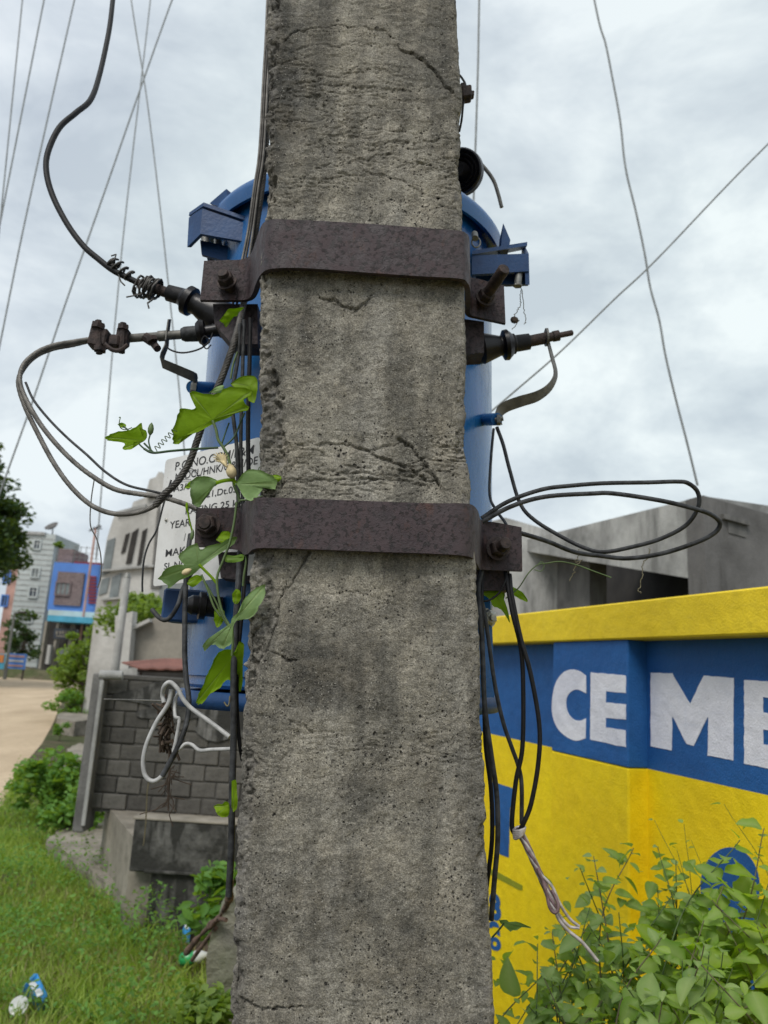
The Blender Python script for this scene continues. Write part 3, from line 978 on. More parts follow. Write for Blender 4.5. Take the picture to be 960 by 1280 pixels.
# ring hanging from the lid
c0 = P(595, 303, 1.30)
mb = MB()
mb.tube([c0+Vector((math.cos(t)*.008, .003*math.sin(t), math.sin(t)*.012)) for t in [i*math.pi/8 for i in range(17)]], .0016, 8, False)
mb.tube([P(593, 292, 1.30), P(594, 298, 1.29)], .006, 10)
mb.build('ring', MT['galv'], tr)
# porcelain on the lid seen from below, bent rod
mb = MB()
c0 = P(572, 212, 1.46)
ia = Vector((-.42, -1, -.42)).normalized()
mb.lathe(c0-ia*.05, ia, [(-.02, .001), (0, .022), (.02, .05), (.035, .049), (.038, .046), (.030, .040), (.036, .036), (.028, .031), (.034, .027), (.028, .022), (.04, .018), (.06, .016)], 48)
mb.tube([c0-ia*.04, c0-ia*.04+Vector((0, .03, -.12))], .012, 12)
o = sharp(mb.build('lid_insulator', MT['porcelain'], tr), 35)
mb = MB()
mb.tube(path([(590, 196, 1.5), (603, 207, 1.5), (616, 224, 1.5), (622, 240, 1.5), (627, 259, 1.5)], 5), .0042, 10)
mb.build('bent_rod', MT['strap'], tr)

def bushing(name, pts, segs, mat):
    """segs: list of (px, py, Y, r) along an axis"""
    g = MB()
    P3 = [(P(a, b, y), r) for a, b, y, r in segs]
    o0 = P3[0][0]
    d = (P3[-1][0]-o0).normalized()
    g.lathe(o0, d, [((p-o0).dot(d), r) for p, r in P3], 32)
    return g
# right hand bushing
def seg(x, y, r, Y=1.42): return (570+x*.2577, 230+y*.2577, Y, r*.2577*Y/F)
g = bushing('b', None, [seg(100, 802, 70), seg(130, 798, 80), (570+132*.2577, 230+797*.2577, 1.42, .031), seg(215, 784, 52), seg(222, 783, 54), seg(232, 782, 78), seg(250, 779, 80), seg(268, 777, 62), seg(276, 776, 52), seg(290, 774, 44)], None)
rb = sharp(g.build('bushing', MT['porcelain'], tr), 30)
g = bushing('b', None, [seg(270, 777, 48), seg(272, 777, 53), seg(284, 775, 53), seg(286, 775, 44), seg(355, 764, 42), seg(357, 764, 34)], None)
g.build('collar', MT['blackrub'], rb)
g = bushing('b', None, [seg(350, 764, 30), seg(440, 747, 30), seg(441, 747, 24), seg(470, 742, 24), seg(471, 742, 28), seg(500, 737, 28), seg(501, 737, 15), seg(563, 722, 15), seg(567, 721, 10)], None)
sharp(g.build('terminal_rod', MT['bolt'], rb), 30)
g = MB(); g.lathe(P(570+441*.2577, 230+745*.2577, 1.42)-Vector((.003, 0, 0)), (1, 0, .1), [(0, .0175), (.004, .0175)], 24, False)
g.build('washer', MT['strap'], rb)
# right flat strap
g = MB()
rows = [(682.5, 410, 685.5, 410, 1.415), (684, 425, 687, 425, 1.415), (689, 447, 692.5, 446, 1.41), (693, 463, 697, 464, 1.40), (691, 473, 695.5, 477, 1.395), (682, 483, 687, 491, 1.39), (668, 490, 672, 502, 1.385), (650, 495, 654, 508, 1.385), (633, 501, 637, 514, 1.385), (624, 507, 629, 519, 1.385), (620, 516, 627, 523, 1.385), (619, 527, 628, 531, 1.385)]
r_ = spl(rows, 5)
g.ribbon([P(q[0], q[1], q[4]) for q in r_], [P(q[2], q[3], q[4]+.012) for q in r_], .0022)
sharp(g.build('flat_strap', MT['strap'], tr), 50)
g = MB(); g.tube([P(590, 525, 1.50), P(621, 524, 1.385)], .012, 16)
st = g.build('earth_stud', MT['blue'], tr)
g = MB(); g.tube([P(619, 525, 1.385), P(629, 523, 1.38)], .0045, 10); g.lathe(P(621, 525, 1.384), (1, -.1, .05), [(0, .0105), (.007, .0105)], 6, False)
g.build('bolt', MT['galv'], st)
# upper left bushing
def sl(px, py, r, Y=1.33): return (px, py, Y, r*Y/F)
g = bushing('b', None, [sl(285, 402, 24), sl(268, 395, 23), sl(246, 382, 14), sl(242, 379, 15), sl(240, 378, 20), sl(234, 374, 20), sl(231, 372, 14), sl(227, 371, 12)], None)
lb = sharp(g.build('bushing', MT['porcelain'], tr), 30)
g = bushing('b', None, [sl(228, 371, 11.5), sl(210, 366, 11), sl(208, 365.5, 7.5)], None)
g.build('collar', MT['blackrub'], lb)
g = bushing('b', None, [sl(212, 367, 7.2), sl(198, 363, 7.2), sl(172, 353, 5)], None)
g.build('terminal_rod', MT['bolt'], lb)
# wire lashed round it
g = MB()
a0, a1 = P(197, 366, 1.33), P(174, 355, 1.33)
d = (a1-a0); ln = d.length; d.normalize(); n1 = d.orthogonal().normalized(); n2 = d.cross(n1)
pts = []
for i in range(9*16+1):
    t = i/16
    rr = .019 + .004*math.sin(i*.37)+.0025*math.sin(i*1.3)
    s_ = ln*(i/(9*16)) + .004*math.sin(i*.21)
    th = t*2*math.pi
    pts.append(a0+d*s_+(n1*math.cos(th)+n2*math.sin(th))*rr)
g.tube(pts, .0022, 6)
g.tube([a0+Vector((0, -.01, -.015)), a0+Vector((-.012, -.012, -.028)), a0+Vector((-.008, -.012, -.038))], .0018, 6)
g.tube([a1+Vector((0, -.01, -.01)), a1+Vector((.012, -.012, -.026)), a1+Vector((-.016, -.012, -.034))], .0016, 6)
o = g.build('wire_lashing', MT['darkstr'], lb)
# lower left bushing
def s2(px, py, r, Y=1.30): return (px, py, Y, r*Y/F)
g = bushing('b', None, [s2(280, 411, 10), s2(266, 412, 8), s2(258, 413, 8.5), s2(257, 414, 16), s2(252, 415, 18), s2(247, 416, 14), s2(246, 417, 10)], None)
lb2 = sharp(g.build('bushing', MT['porcelain'], tr), 30)
g = bushing('b', None, [s2(247, 417, 10.5), s2(231, 418, 10), s2(227, 418, 8)], None)
g.build('collar', MT['greyrub'], lb2)
g = bushing('b', None, [s2(230, 418, 6), s2(209, 419, 6), s2(208, 419, 7), s2(198, 419.5, 7), s2(197, 419.5, 5.6), s2(160, 421, 5.6), s2(118, 426, 5.4)], None)
g.build('terminal_rod', MT['strap'], lb2)
g = MB()
g.box(P(122, 423, 1.29), Vector((.012, 0, -.002)), Vector((0, .014, 0)), Vector((.002, 0, .020)), .004)
g.box(P(131, 424, 1.29), Vector((.007, 0, 0)), Vector((0, .012, 0)), Vector((.001, 0, .016)), .003)
g.box(P(154, 422, 1.29), Vector((.010, 0, 0)), Vector((0, .013, 0)), Vector((0, 0, .017)), .004)
g.box(P(144, 427, 1.28), Vector((.009, 0, 0)), Vector((0, .009, 0)), Vector((0, 0, .011)), .003)
g.lathe(P(123, 407, 1.28), (.1, 0, 1), [(-.006, .012), (.004, .012)], 6, False)
g.tube([P(123, 401, 1.28), P(124, 442, 1.28)], .006, 8)
g.tube([P(154, 404, 1.28), P(152, 441, 1.28)], .006, 8)
g.lathe(P(154, 409, 1.28), (0, 0, 1), [(-.005, .010), (.004, .010)], 6, False)
g.lathe(P(125, 436, 1.28), (0, 0, 1), [(-.005, .011), (.003, .011)], 6, False)
g.tube(path([(160, 431, 1.27), (150, 438, 1.27), (140, 437, 1.27), (131, 430, 1.27)], 4), .004, 7)
o = sharp(g.build('cable_clamp', MT['bolt'], lb2), 35)
g = MB()
g.tube([P(181, 421, 1.29), P(190, 427, 1.29)], .009, 10)
g.tube([P(190, 427, 1.29), P(197, 436, 1.28)], .0068, 10)
g.lathe(P(189, 422, 1.28), (.5, 0, -1), [(0, .010), (.008, .010)], 6, False)
sharp(g.build('drip_bolt', MT['bolt'], lb2), 35)
g = MB()
g.tube(path([(207, 425, 1.28), (211, 436, 1.28), (229, 441, 1.28), (252, 435, 1.28), (264, 422, 1.29), (266, 405, 1.3)], 6), .0016, 7)
g.tube(path([(255, 432, 1.275), (262, 427, 1.275), (256, 420, 1.275), (252, 428, 1.275), (258, 436, 1.275), (264, 431, 1.275)], 6), .0012, 6)
g.build('thin_wire', MT['blackrub'], lb2)
g = MB()
rows = [(211, 399, 214, 399, 1.29), (208.5, 415, 212, 417, 1.29), (207, 430, 211, 433, 1.29), (202, 441, 206, 446, 1.29), (201, 446, 204.5, 460, 1.29), (202.5, 448, 207, 462, 1.292), (222, 456, 225, 470, 1.31), (241, 464, 243, 478, 1.33), (245, 467, 246, 481, 1.34), (246, 472, 243, 485, 1.345)]
g.ribbon([P(q[0], q[1], q[4]) for q in rows], [P(q[2], q[3], q[4]+.012) for q in rows], .0022, False)
g.build('flat_strap', MT['strap'], tr)
g = MB(); g.tube([P(240, 484, 1.35), P(285, 486, 1.5)], .012, 16)
st = g.build('earth_stud', MT['blue'], tr)
g = MB(); g.lathe(P(238, 484, 1.345), (1, .3, 0), [(0, .0085), (.003, .0115), (.010, .0115)], 6, False)
g.build('bolt', MT['galv'], st)
# side box, low bushing and the bolts low down on the tank
g = MB()
c1 = P(226, 757, 1.42)
g.box(c1+Vector((.02, .03, 0)), Vector((.052, 0, 0)), Vector((0, .04, 0)), Vector((0, 0, .03)), .004)
sharp(g.build('cable_box', MT['blue2'], tr), 30)
g = MB()
g.lathe(P(240, 756, 1.33), (1, .35, 0), [(-.008, .012), (0, .017), (.01, .017), (.012, .024), (.022, .024), (.024, .018), (.05, .018)], 24)
lbh = sharp(g.build('drain_valve', MT['porcelain'], tr), 30)
g = MB()
g.lathe(P(615, 772, 1.285), (-.55, 1, 0), [(0, .0085), (.003, .0135), (.012, .0135)], 6, False)
g.lathe(P(610, 773, 1.30), (-.55, 1, 0), [(0, .017), (.003, .017)], 20, False)
g.lathe(P(615, 772, 1.285), (.55, -1, 0), [(0, .006), (.005, .0055)], 12, False)
sharp(g.build('bolt', MT['brightbolt'], tr), 30)
g = MB()
g.prism([P(590, 738, 1.30), P(612, 738, 1.30), P(616, 800, 1.30), P(618, 872, 1.30), P(592, 872, 1.30)], (0, .03, 0))
g.build('mounting_flat', MT['blue'], tr)
# data plate
pn = Vector((-.64, -.77, 0)).normalized()
p0 = P(255, 640, 1.305)
g = MB()
pc = [PL(207, 575, p0, pn), PL(326, 546, p0, pn), PL(322, 718, p0, pn), PL(191, 733, p0, pn)]
# rounded corners
def rounded(c, r=.008, n=4):
    o_ = []
    for i in range(len(c)):
        a, b, d_ = c[i-1], c[i], c[(i+1) % len(c)]
        u, v_ = (a-b).normalized()*r, (d_-b).normalized()*r
        for j in range(n+1):
            t = j/n
            o_.append(b+u*(1-t)**2+v_*t**2)
    return o_
g.prism(rounded(pc), -pn*.0018)
pl_ = g.build('data_plate', MT['plate'], tr, fix=True)
pu = Vector((0, 0, 1))
pr = pu.cross(pn)*-1
def text_on(txt, a, b, hpx, parent, mat, p0, n, name='print', bold=.0, off=.0006):
    """one line of lettering from photograph point a to b (baseline) on a plane"""
    cu = bpy.data.curves.new('t', 'FONT')
    cu.body = txt
    cu.size = 1
    cu.offset = bold
    ob = bpy.data.objects.new('t', cu)
    COL.objects.link(ob)
    dg = bpy.context.evaluated_depsgraph_get()
    me = bpy.data.meshes.new_from_object(ob.evaluated_get(dg))
    bpy.data.objects.remove(ob)
    A, B = PL(a[0], a[1], p0, n), PL(b[0], b[1], p0, n)
    xs = [v.co.x for v in me.vertices]
    x0, x1 = min(xs), max(xs)
    e1 = (B-A)
    sx = e1.length/(x1-x0)
    e1 = e1.normalized()
    e2 = -e1.cross(n) if False else n.cross(e1)
    if e2.z < 0: e2 = -e2
    Tm = PL(a[0], a[1]-hpx, p0, n)
    sy = (Tm-A).length/.72
    for v in me.vertices:
        q = A + e1*((v.co.x-x0)*sx) + e2*(v.co.y*sy) + n*off
        v.co = q
    me.name = name
    me.materials.append(mat)
    c = A.copy()
    me.transform(Matrix.Translation(-c))
    pl = Vector(); p = parent
    while p is not None:
        pl += p.location; p = p.parent
    o = bpy.data.objects.new(name, me)
    COL.objects.link(o)
    o.parent = parent
    o.location = c-pl
    return o
for t_, a, b, h_ in [('P.O.NO.CGM/P&M', (219, 588), (317, 567), 10), ('NPDCL/HNK/O&M/DE', (219, 601), (322, 580), 9), ('A3/611', (217, 615), (247, 609), 8), ('21,Dt.03', (258, 622), (296, 615), 8), ('RATING 25 kVA', (232, 643), (312, 630), 8),
                    ('YEAR', (212, 661), (238, 657), 9), ('/', (230, 676), (232, 675.6), 9), ('MAKE', (207, 696), (238, 691), 9), ('SL.NO', (205, 712), (234, 708), 8)]:
    text_on(t_, a, b, h_, pl_, MT['ink'], p0, pn, bold=.006)
g = MB()
g.lathe(PL(208.5, 650, p0, pn)+pn*.002, pn, [(0, .0035), (.001, .003), (.0015, .0001)], 10)
g.build('rivet', MT['brightbolt'], pl_)
g = MB()
ln = [PL(a, b, p0, pn)+pn*.0026 for a, b in spl([(228, 600), (232, 592), (239, 586), (246, 590), (250, 597)], 5)]
g.tube(ln, .0008, 5)
g.tube([PL(228, 600, p0, pn)+pn*.0026, PL(240, 600, p0, pn)+pn*.0026], .0006, 5)
g.build('scratch', MT['ink'], pl_)

# ------------------------------------------------------------------ cables
def cable(name, label, pts, r, mat, cat='cable', k=8, n=8, group=None, twist=0, strands=6):
    g = MB()
    p3 = path(pts, k)
    if twist:
        # a laid rope of strands
        L_ = [0]
        for a, b in zip(p3[:-1], p3[1:]): L_.append(L_[-1]+(b-a).length)
        tot = L_[-1]
        m_ = int(tot/(twist/8))+2
        Ls = np.array(L_); arr = np.array([tuple(q) for q in p3])
        ss = np.linspace(0, tot, m_)
        cx = [np.interp(ss, Ls, arr[:, i]) for i in range(3)]
        cen = [Vector((cx[0][i], cx[1][i], cx[2][i])) for i in range(m_)]
        t0 = (cen[1]-cen[0]).normalized(); a = t0.orthogonal().normalized()
        fr = []
        for i in range(m_):
            t = (cen[min(i+1, m_-1)]-cen[max(0, i-1)]).normalized()
            a = (a-t*a.dot(t)).normalized()
            fr.append((a.copy(), t.cross(a)))
        for s_ in range(strands):
            pp = []
            for i in range(m_):
                th = 2*math.pi*(ss[i]/twist + s_/strands)
                pp.append(cen[i]+(fr[i][0]*math.cos(th)+fr[i][1]*math.sin(th))*r*.62)
            g.tube(pp, r*.42, 5)
    else:
        g.tube(p3, r, n)
    o = g.build(name, mat)
    tag(o, label, cat, group)
    return o
cable('service_cable', 'thick black insulated cable swinging in from above to the upper left bushing', [(150, -120, 1.75), (145, -40, 1.7), (141, 0, 1.6), (136, 40, 1.56), (124, 95, 1.5), (113, 125, 1.45), (95, 141, 1.42), (74, 160, 1.4), (60, 190, 1.38), (58, 215, 1.37), (66, 245, 1.36), (84, 280, 1.35), (104, 307, 1.34), (122, 323, 1.335), (140, 337, 1.33), (155, 345, 1.33), (180, 357, 1.33)], .0058, MT['blackrub'], n=12)
g = MB()
for (cx_, cy_) in ((137, 327), (143, 333), (150, 338), (157, 344)):
    for q_ in range(3):
        c = P(cx_+random.uniform(-2, 2), cy_+random.uniform(-2, 2), 1.33)
        a_, b_ = Vector((.5, 0, .6)).normalized(), Vector((0, 1, .1)).normalized()
        rr = .0075+.002*random.random()
        g.tube([c+(a_*math.cos(t)+b_*math.sin(t))*rr+Vector((.0006*i, 0, 0)) for i, t in enumerate([j*math.pi/7 for j in range(15)])], .0019, 6)
g.tube([P(148, 343, 1.32), P(151, 352, 1.32), P(156, 357, 1.32)], .0015, 5)
g.tube([P(139, 320, 1.32), P(145, 318, 1.32), P(143, 325, 1.31)], .0015, 5)
o = g.build('wire_binding', MT['darkstr']); tag(o, 'loose coil of binding wire round the end of the thick black cable', 'wire')

o = cable('stranded_cable', 'grey stranded cable looping wide at left, lowest strand of the loop', [(120, 424, 1.29), (92, 431, 1.28), (66, 436, 1.27), (45, 445, 1.26), (30, 460, 1.25), (23, 478, 1.245), (30, 505, 1.24), (48, 543, 1.235), (68, 580, 1.23), (90, 610, 1.225), (115, 632, 1.22), (142, 642, 1.215), (170, 641, 1.21), (192, 633, 1.20), (206, 622, 1.19)], .0042, MT['alu'], twist=.02, k=6, group='strands of the wide loop at left')
cable('stranded_cable', 'grey stranded cable of the wide left loop, middle strand, ending behind the lower clamp', [(118, 423, 1.285), (92, 427, 1.275), (66, 432, 1.265), (44, 442, 1.255), (28, 459, 1.245), (26, 483, 1.24), (44, 520, 1.23), (66, 550, 1.225), (92, 577, 1.22), (118, 597, 1.215), (145, 612, 1.21), (178, 618, 1.20), (205, 622, 1.19), (228, 629, 1.185), (246, 636, 1.185)], .0042, MT['alu'], twist=.02, k=6, group='strands of the wide loop at left')
cable('thin_cable', 'thin dark wire of the wide left loop, uppermost of its three strands', [(32, 478, 1.235), (42, 500, 1.23), (62, 525, 1.23), (85, 548, 1.225), (108, 568, 1.22), (132, 590, 1.215), (158, 606, 1.21), (190, 614, 1.20), (215, 620, 1.195)], .0021, MT['greyrub'], group='strands of the wide loop at left')
cable('stranded_cable', 'dark stranded cable climbing from the loop knot up the left of the pole', [(194, 632, 1.19), (205, 618, 1.185), (222, 602, 1.18), (238, 575, 1.178), (250, 540, 1.175), (262, 508, 1.17), (280, 465, 1.165), (295, 420, 1.17), (305, 378, 1.22), (313, 330, 1.235), (321, 280, 1.225), (332, 190, 1.215), (338, 60, 1.215), (342, -60, 1.215), (350, -300, 1.215)], .0058, MT['darkstr'], twist=.034, k=6)
for i, (dx, lab) in enumerate([(-4, 'outermost'), (-1.5, 'second from the outside'), (1.5, 'nearest the pole')]):
    cable('riser_wire', 'grey bare wire running up the left side of the pole, %s' % lab, [(299+dx*2, 380, 1.24+.004*i), (306+dx*1.6, 340, 1.22), (315+dx*1.1, 285, 1.215), (321.5+dx, 235, 1.21), (328+dx, 190, 1.205), (333+dx, 100, 1.20), (338+dx, 0, 1.2), (347+dx, -300, 1.2)], .0022, MT['alu'] if i != 1 else MT['darkstr'], group='wires up the left side of the pole', cat='wire')
lbl = ['dark cable hanging beside the pole above the lower clamp, farthest from the pole', 'dark cable hanging beside the pole above the lower clamp, middle one', 'black cable hanging close against the pole above the lower clamp']
for i, xs in enumerate([[(300, 405), (297, 450), (290, 500), (296, 560), (298, 634)], [(305, 400), (303, 470), (301, 560), (304, 640)], [(313, 398), (312, 450), (310, 540), (312, 640)]]):
    cable('hanging_cable', lbl[i], [(a, b, 1.17+.004*i) for a, b in xs], [.0032, .003, .0036][i], MT['greyrub'] if i < 2 else MT['blackrub'], group='cables hanging left of the pole')
cable('hanging_cable', 'black cable running down the left of the pole from lower clamp to low leaves', [(300, 690, 1.215), (298, 730, 1.17), (294, 790, 1.16), (292, 850, 1.15), (292, 920, 1.15), (290, 1000, 1.15), (289, 1060, 1.15), (286, 1120, 1.16)], .0048, MT['greyrub'])
cable('hanging_cable', 'thin black cable behind the leaves, close against the pole below the lower clamp', [(309, 690, 1.2), (303, 760, 1.165), (297, 830, 1.165), (296, 880, 1.16), (299, 925, 1.16), (303, 950, 1.17)], .003, MT['blackrub'])
cable('hanging_cable', 'dark grey cable dropping from the data plate to the pale looped end', [(238, 668, 1.29), (234, 700, 1.27), (232, 735, 1.26), (231, 775, 1.25), (231, 820, 1.24), (233, 850, 1.23), (236, 875, 1.22), (234, 900, 1.21), (226, 925, 1.2), (214, 950, 1.2), (203, 970, 1.2)], .0042, MT['greyrub'])
cable('hanging_cable', 'short grey cable bent like a hook below the data plate', [(240, 715, 1.28), (229, 735, 1.27), (223, 755, 1.26), (215, 769, 1.26), (207, 775, 1.26), (199, 772, 1.27), (190, 762, 1.28)], .0038, MT['greyrub'])
cable('looped_cable', 'pale grey looped cable end hanging below the tank at left', [(287, 921, 1.17), (262, 902, 1.18), (240, 886, 1.19), (229, 874, 1.19), (222, 861, 1.19), (213, 853, 1.19), (206, 857, 1.19), (203, 868, 1.2), (205, 878, 1.2)], .0034, MT['whitecable'])
cable('looped_cable', 'pale grey cable bent into a long oval loop beside the block wall', [(214, 862, 1.2), (210, 880, 1.2), (196, 902, 1.2), (184, 928, 1.2), (179, 950, 1.2), (181, 968, 1.2), (189, 976, 1.2), (198, 974, 1.2), (208, 962, 1.2), (221, 936, 1.2)], .0034, MT['whitecable'])
cable('looped_cable', 'pale grey wavy cable running to the pole below the oval loop', [(226, 862, 1.21), (219, 875, 1.21), (219, 895, 1.2), (224, 900, 1.2), (220, 925, 1.2), (217, 940, 1.2), (224, 936, 1.2), (232, 930, 1.2), (240, 931, 1.2), (250, 938, 1.19), (264, 937, 1.18), (289, 936, 1.165)], .0028, MT['whitecable'])
cable('twisted_wire', 'thin twisted wire tail hanging from the oval loop over the low wall', [(186, 977, 1.2), (184, 990, 1.2), (183, 1010, 1.2), (182, 1030, 1.2), (180, 1050, 1.2), (179, 1057, 1.2)], .0014, MT['twig'], cat='wire', twist=.008, strands=2)
cable('tie_wire', 'thin rusty wire stretched level across the top of the block wall', [(130, 874, 1.9), (170, 875, 1.8), (203, 876, 1.22)], .0014, MT['strap'], cat='wire')
cable('thin_cable', 'thin dark wire curving down at the left of the data plate', [(214, 600, 1.30), (204, 632, 1.30), (196, 662, 1.3), (186, 680, 1.3), (180, 700, 1.3), (178, 725, 1.3), (178, 740, 1.3)], .0017, MT['greyrub'], cat='wire')
cable('thin_cable', 'hair thin wire dangling below the left loop before the blue building', [(118, 598, 1.3), (114, 625, 1.3), (113, 656, 1.3), (121, 674, 1.3), (126, 695, 1.3), (126, 720, 1.3), (122, 735, 1.3)], .0011, MT['strap'], cat='wire')
# debris caught in the loop
g = MB()
for i in range(90):
    a = P(208+random.gauss(0, 5), random.uniform(878, 935), 1.22+random.uniform(-.01, .01))
    g.tube([a, a+Vector((random.gauss(0, .008), random.gauss(0, .005), random.gauss(-.006, .010)))], random.uniform(.0008, .0028), 5)
for i in range(26):
    a = P(212+random.gauss(0, 4), random.uniform(955, 1010), 1.22)
    b = a+Vector((random.gauss(0, .012), 0, random.gauss(-.012, .012)))
    g.tube([a, (a+b)/2+Vector((random.gauss(0, .004), 0, 0)), b], .0008, 5)
g.tube(path([(212, 870, 1.22), (210, 920, 1.22), (212, 960, 1.22), (210, 1010, 1.22)], 5), .0014, 5)
o = g.build('dry_debris', MT['debris']); tag(o, 'clump of dry brown debris caught in the pale cable loop', 'debris')

# right hand side
cable('coiled_cable', 'grey cable looping far out over the wall, ending at the stud of the flat strap', [(602, 648, 1.20), (635, 627, 1.2), (677, 612, 1.2), (715, 607, 1.2), (756, 604, 1.2), (810, 603, 1.2), (845, 602, 1.2), (860, 604, 1.2), (872, 615, 1.21), (873, 633, 1.22), (858, 656, 1.24), (827, 673, 1.26), (793, 683, 1.28), (755, 690, 1.3), (731, 685, 1.32), (702, 671, 1.34), (668, 650, 1.35), (650, 629, 1.36), (637, 587, 1.37), (629, 556, 1.38), (621, 534, 1.385)], .0036, MT['greyrub'], group='cables looping out at right', n=10)
cable('coiled_cable', 'grey cable making the widest loop at right, reaching before the grey building corner', [(603, 652, 1.19), (639, 633, 1.19), (681, 621, 1.19), (739, 617, 1.19), (768, 617, 1.19), (827, 626, 1.19), (872, 637, 1.19), (892, 645, 1.2), (900, 655, 1.21), (892, 667, 1.22), (868, 679, 1.23), (827, 692, 1.25), (785, 698, 1.27), (752, 695, 1.27), (718, 690, 1.26), (685, 677, 1.24), (656, 668, 1.22), (640, 664, 1.21)], .0038, MT['greyrub'], group='cables looping out at right', n=10)
cable('thin_cable', 'thin grey wire dropping from the flat strap stud to the lower clamp', [(617, 536, 1.385), (614, 570, 1.37), (612, 617, 1.34), (619, 636, 1.30), (630, 651, 1.25), (634, 658, 1.22)], .0026, MT['greyrub'], group='cables looping out at right')
hg = 'black cables hanging right of the pole'
cable('hanging_cable', 'black cable hanging at the tank bolt, leftmost of three meeting in the frayed knot', [(600, 745, 1.2), (605, 763, 1.2), (610, 795, 1.2), (619, 858, 1.2), (629, 903, 1.2), (640, 935, 1.2), (648, 958, 1.2), (652, 981, 1.2), (652, 1030, 1.2)], .0032, MT['greyrub'], group=hg)
cable('hanging_cable', 'black cable in the middle of three meeting in the frayed knot', [(632, 715, 1.21), (635, 735, 1.2), (641, 768, 1.19), (651, 810, 1.19), (654, 858, 1.19), (653, 934, 1.19), (645, 976, 1.19), (640, 1025, 1.19), (642, 1040, 1.19), (649, 1043, 1.19)], .0036, MT['blackrub'], group=hg)
cable('hanging_cable', 'black cable bowing furthest right of three meeting in the frayed knot', [(637, 718, 1.21), (640, 745, 1.195), (651, 798, 1.185), (663, 841, 1.18), (674, 905, 1.18), (673, 953, 1.18), (664, 1004, 1.18), (654, 1030, 1.18), (646, 1043, 1.185)], .0036, MT['blackrub'], group=hg)
cable('hanging_cable', 'grey cable curving from the lower clamp down against the right pole edge', [(606, 700, 1.22), (601, 718, 1.2), (598, 742, 1.19), (603, 813, 1.17), (606, 883, 1.16), (615, 950, 1.15), (621, 995, 1.15), (622, 1050, 1.15), (618, 1100, 1.15), (614, 1150, 1.16)], .0038, MT['greyrub'], group=hg)
cable('hanging_cable', 'black cable half hidden behind the right pole edge low down', [(603, 715, 1.23), (602, 760, 1.19), (605, 860, 1.18), (607, 930, 1.17), (614, 990, 1.165), (615, 1050, 1.16), (608, 1110, 1.17)], .0034, MT['blackrub'], group=hg)
cable('thin_cable', 'thin black wire crossing under the lower clamp beside the tank bolt', [(600, 752, 1.2), (612, 750, 1.2), (624, 741, 1.2), (631, 728, 1.2), (634, 716, 1.21)], .0016, MT['blackrub'], cat='wire')
# frayed end
fr = thing('frayed_cable_end', 'frayed twist of bare pale strands hanging before the yellow wall', 'cable end', P(650, 1040, 1.19))
def strand(pts, r, mat):
    g = MB(); g.tube(path(pts, 6), r, 7)
    return g.build('strand', mat, fr)
tw = []
axis = [(648, 1036), (658, 1056), (668, 1078), (677, 1098), (686, 1118), (694, 1138)]
for s_ in range(6):
    pp = []
    for i, (a, b) in enumerate(spl(axis, 6)):
        th = i*.26+s_*math.pi/3
        wd = 4.4*(1 - .25*math.sin(i/30*3.14))
        pp.append((a+wd*math.cos(th), b+wd*.4*math.cos(th), 1.19+.005*math.sin(th)))
    strand(pp, .0024, MT['strandw'] if s_ % 2 else MT['strandp'])
strand([(690, 1128, 1.19), (700, 1145, 1.19), (712, 1158, 1.19), (724, 1160, 1.19)], .0022, MT['strandw'])
strand([(675, 1092, 1.185), (690, 1108, 1.185), (700, 1130, 1.185), (712, 1148, 1.19), (724, 1158, 1.19)], .0022, MT['strandw'])
strand([(694, 1134, 1.19), (698, 1148, 1.19), (710, 1163, 1.19), (728, 1178, 1.19), (747, 1201, 1.19)], .0026, MT['strandw'])
strand([(672, 1085, 1.18), (682, 1112, 1.18), (687, 1134, 1.18), (694, 1141, 1.18), (698, 1132, 1.18), (690, 1112, 1.185)], .0024, MT['strandp'])
g = MB()
cc = P(649, 1036, 1.185)
for i in range(5):
    a_, b_ = Vector((.9, 0, .3+.1*i)).normalized(), Vector((0, 1, .1)).normalized()
    g.tube([cc+Vector((0, 0, -.002*i))+(a_*math.cos(t)+b_*math.sin(t))*(.0085) for t in [j*math.pi/8 for j in range(17)]], .0022, 6, False)
g.build('knot', MT['strandw'], fr)

# connector on the pole, top right
cn = thing('line_connector', 'small dark clamp connector with a stub wire on the upper right pole edge', 'connector', P(583, 118, 1.12))
g = MB()
g.box(P(583, 118, 1.12), Vector((.008, 0, .002)), Vector((0, .01, 0)), Vector((-.001, 0, .011)), .002)
g.box(P(588, 119, 1.12), Vector((.006, 0, .001)), Vector((0, .006, 0)), Vector((0, 0, .005)), .0015)
g.box(P(578, 112, 1.12), Vector((.004, 0, .001)), Vector((0, .006, 0)), Vector((0, 0, .01)), .0015)
g.build('clamp_body', MT['bolt'], cn)
g = MB(); g.tube(path([(572, 92, 1.12), (577, 97, 1.12), (582, 108, 1.12), (579, 130, 1.12), (577, 150, 1.13), (574, 165, 1.14)], 5), .0019, 7)
g.build('stub_wire', MT['greyrub'], cn)

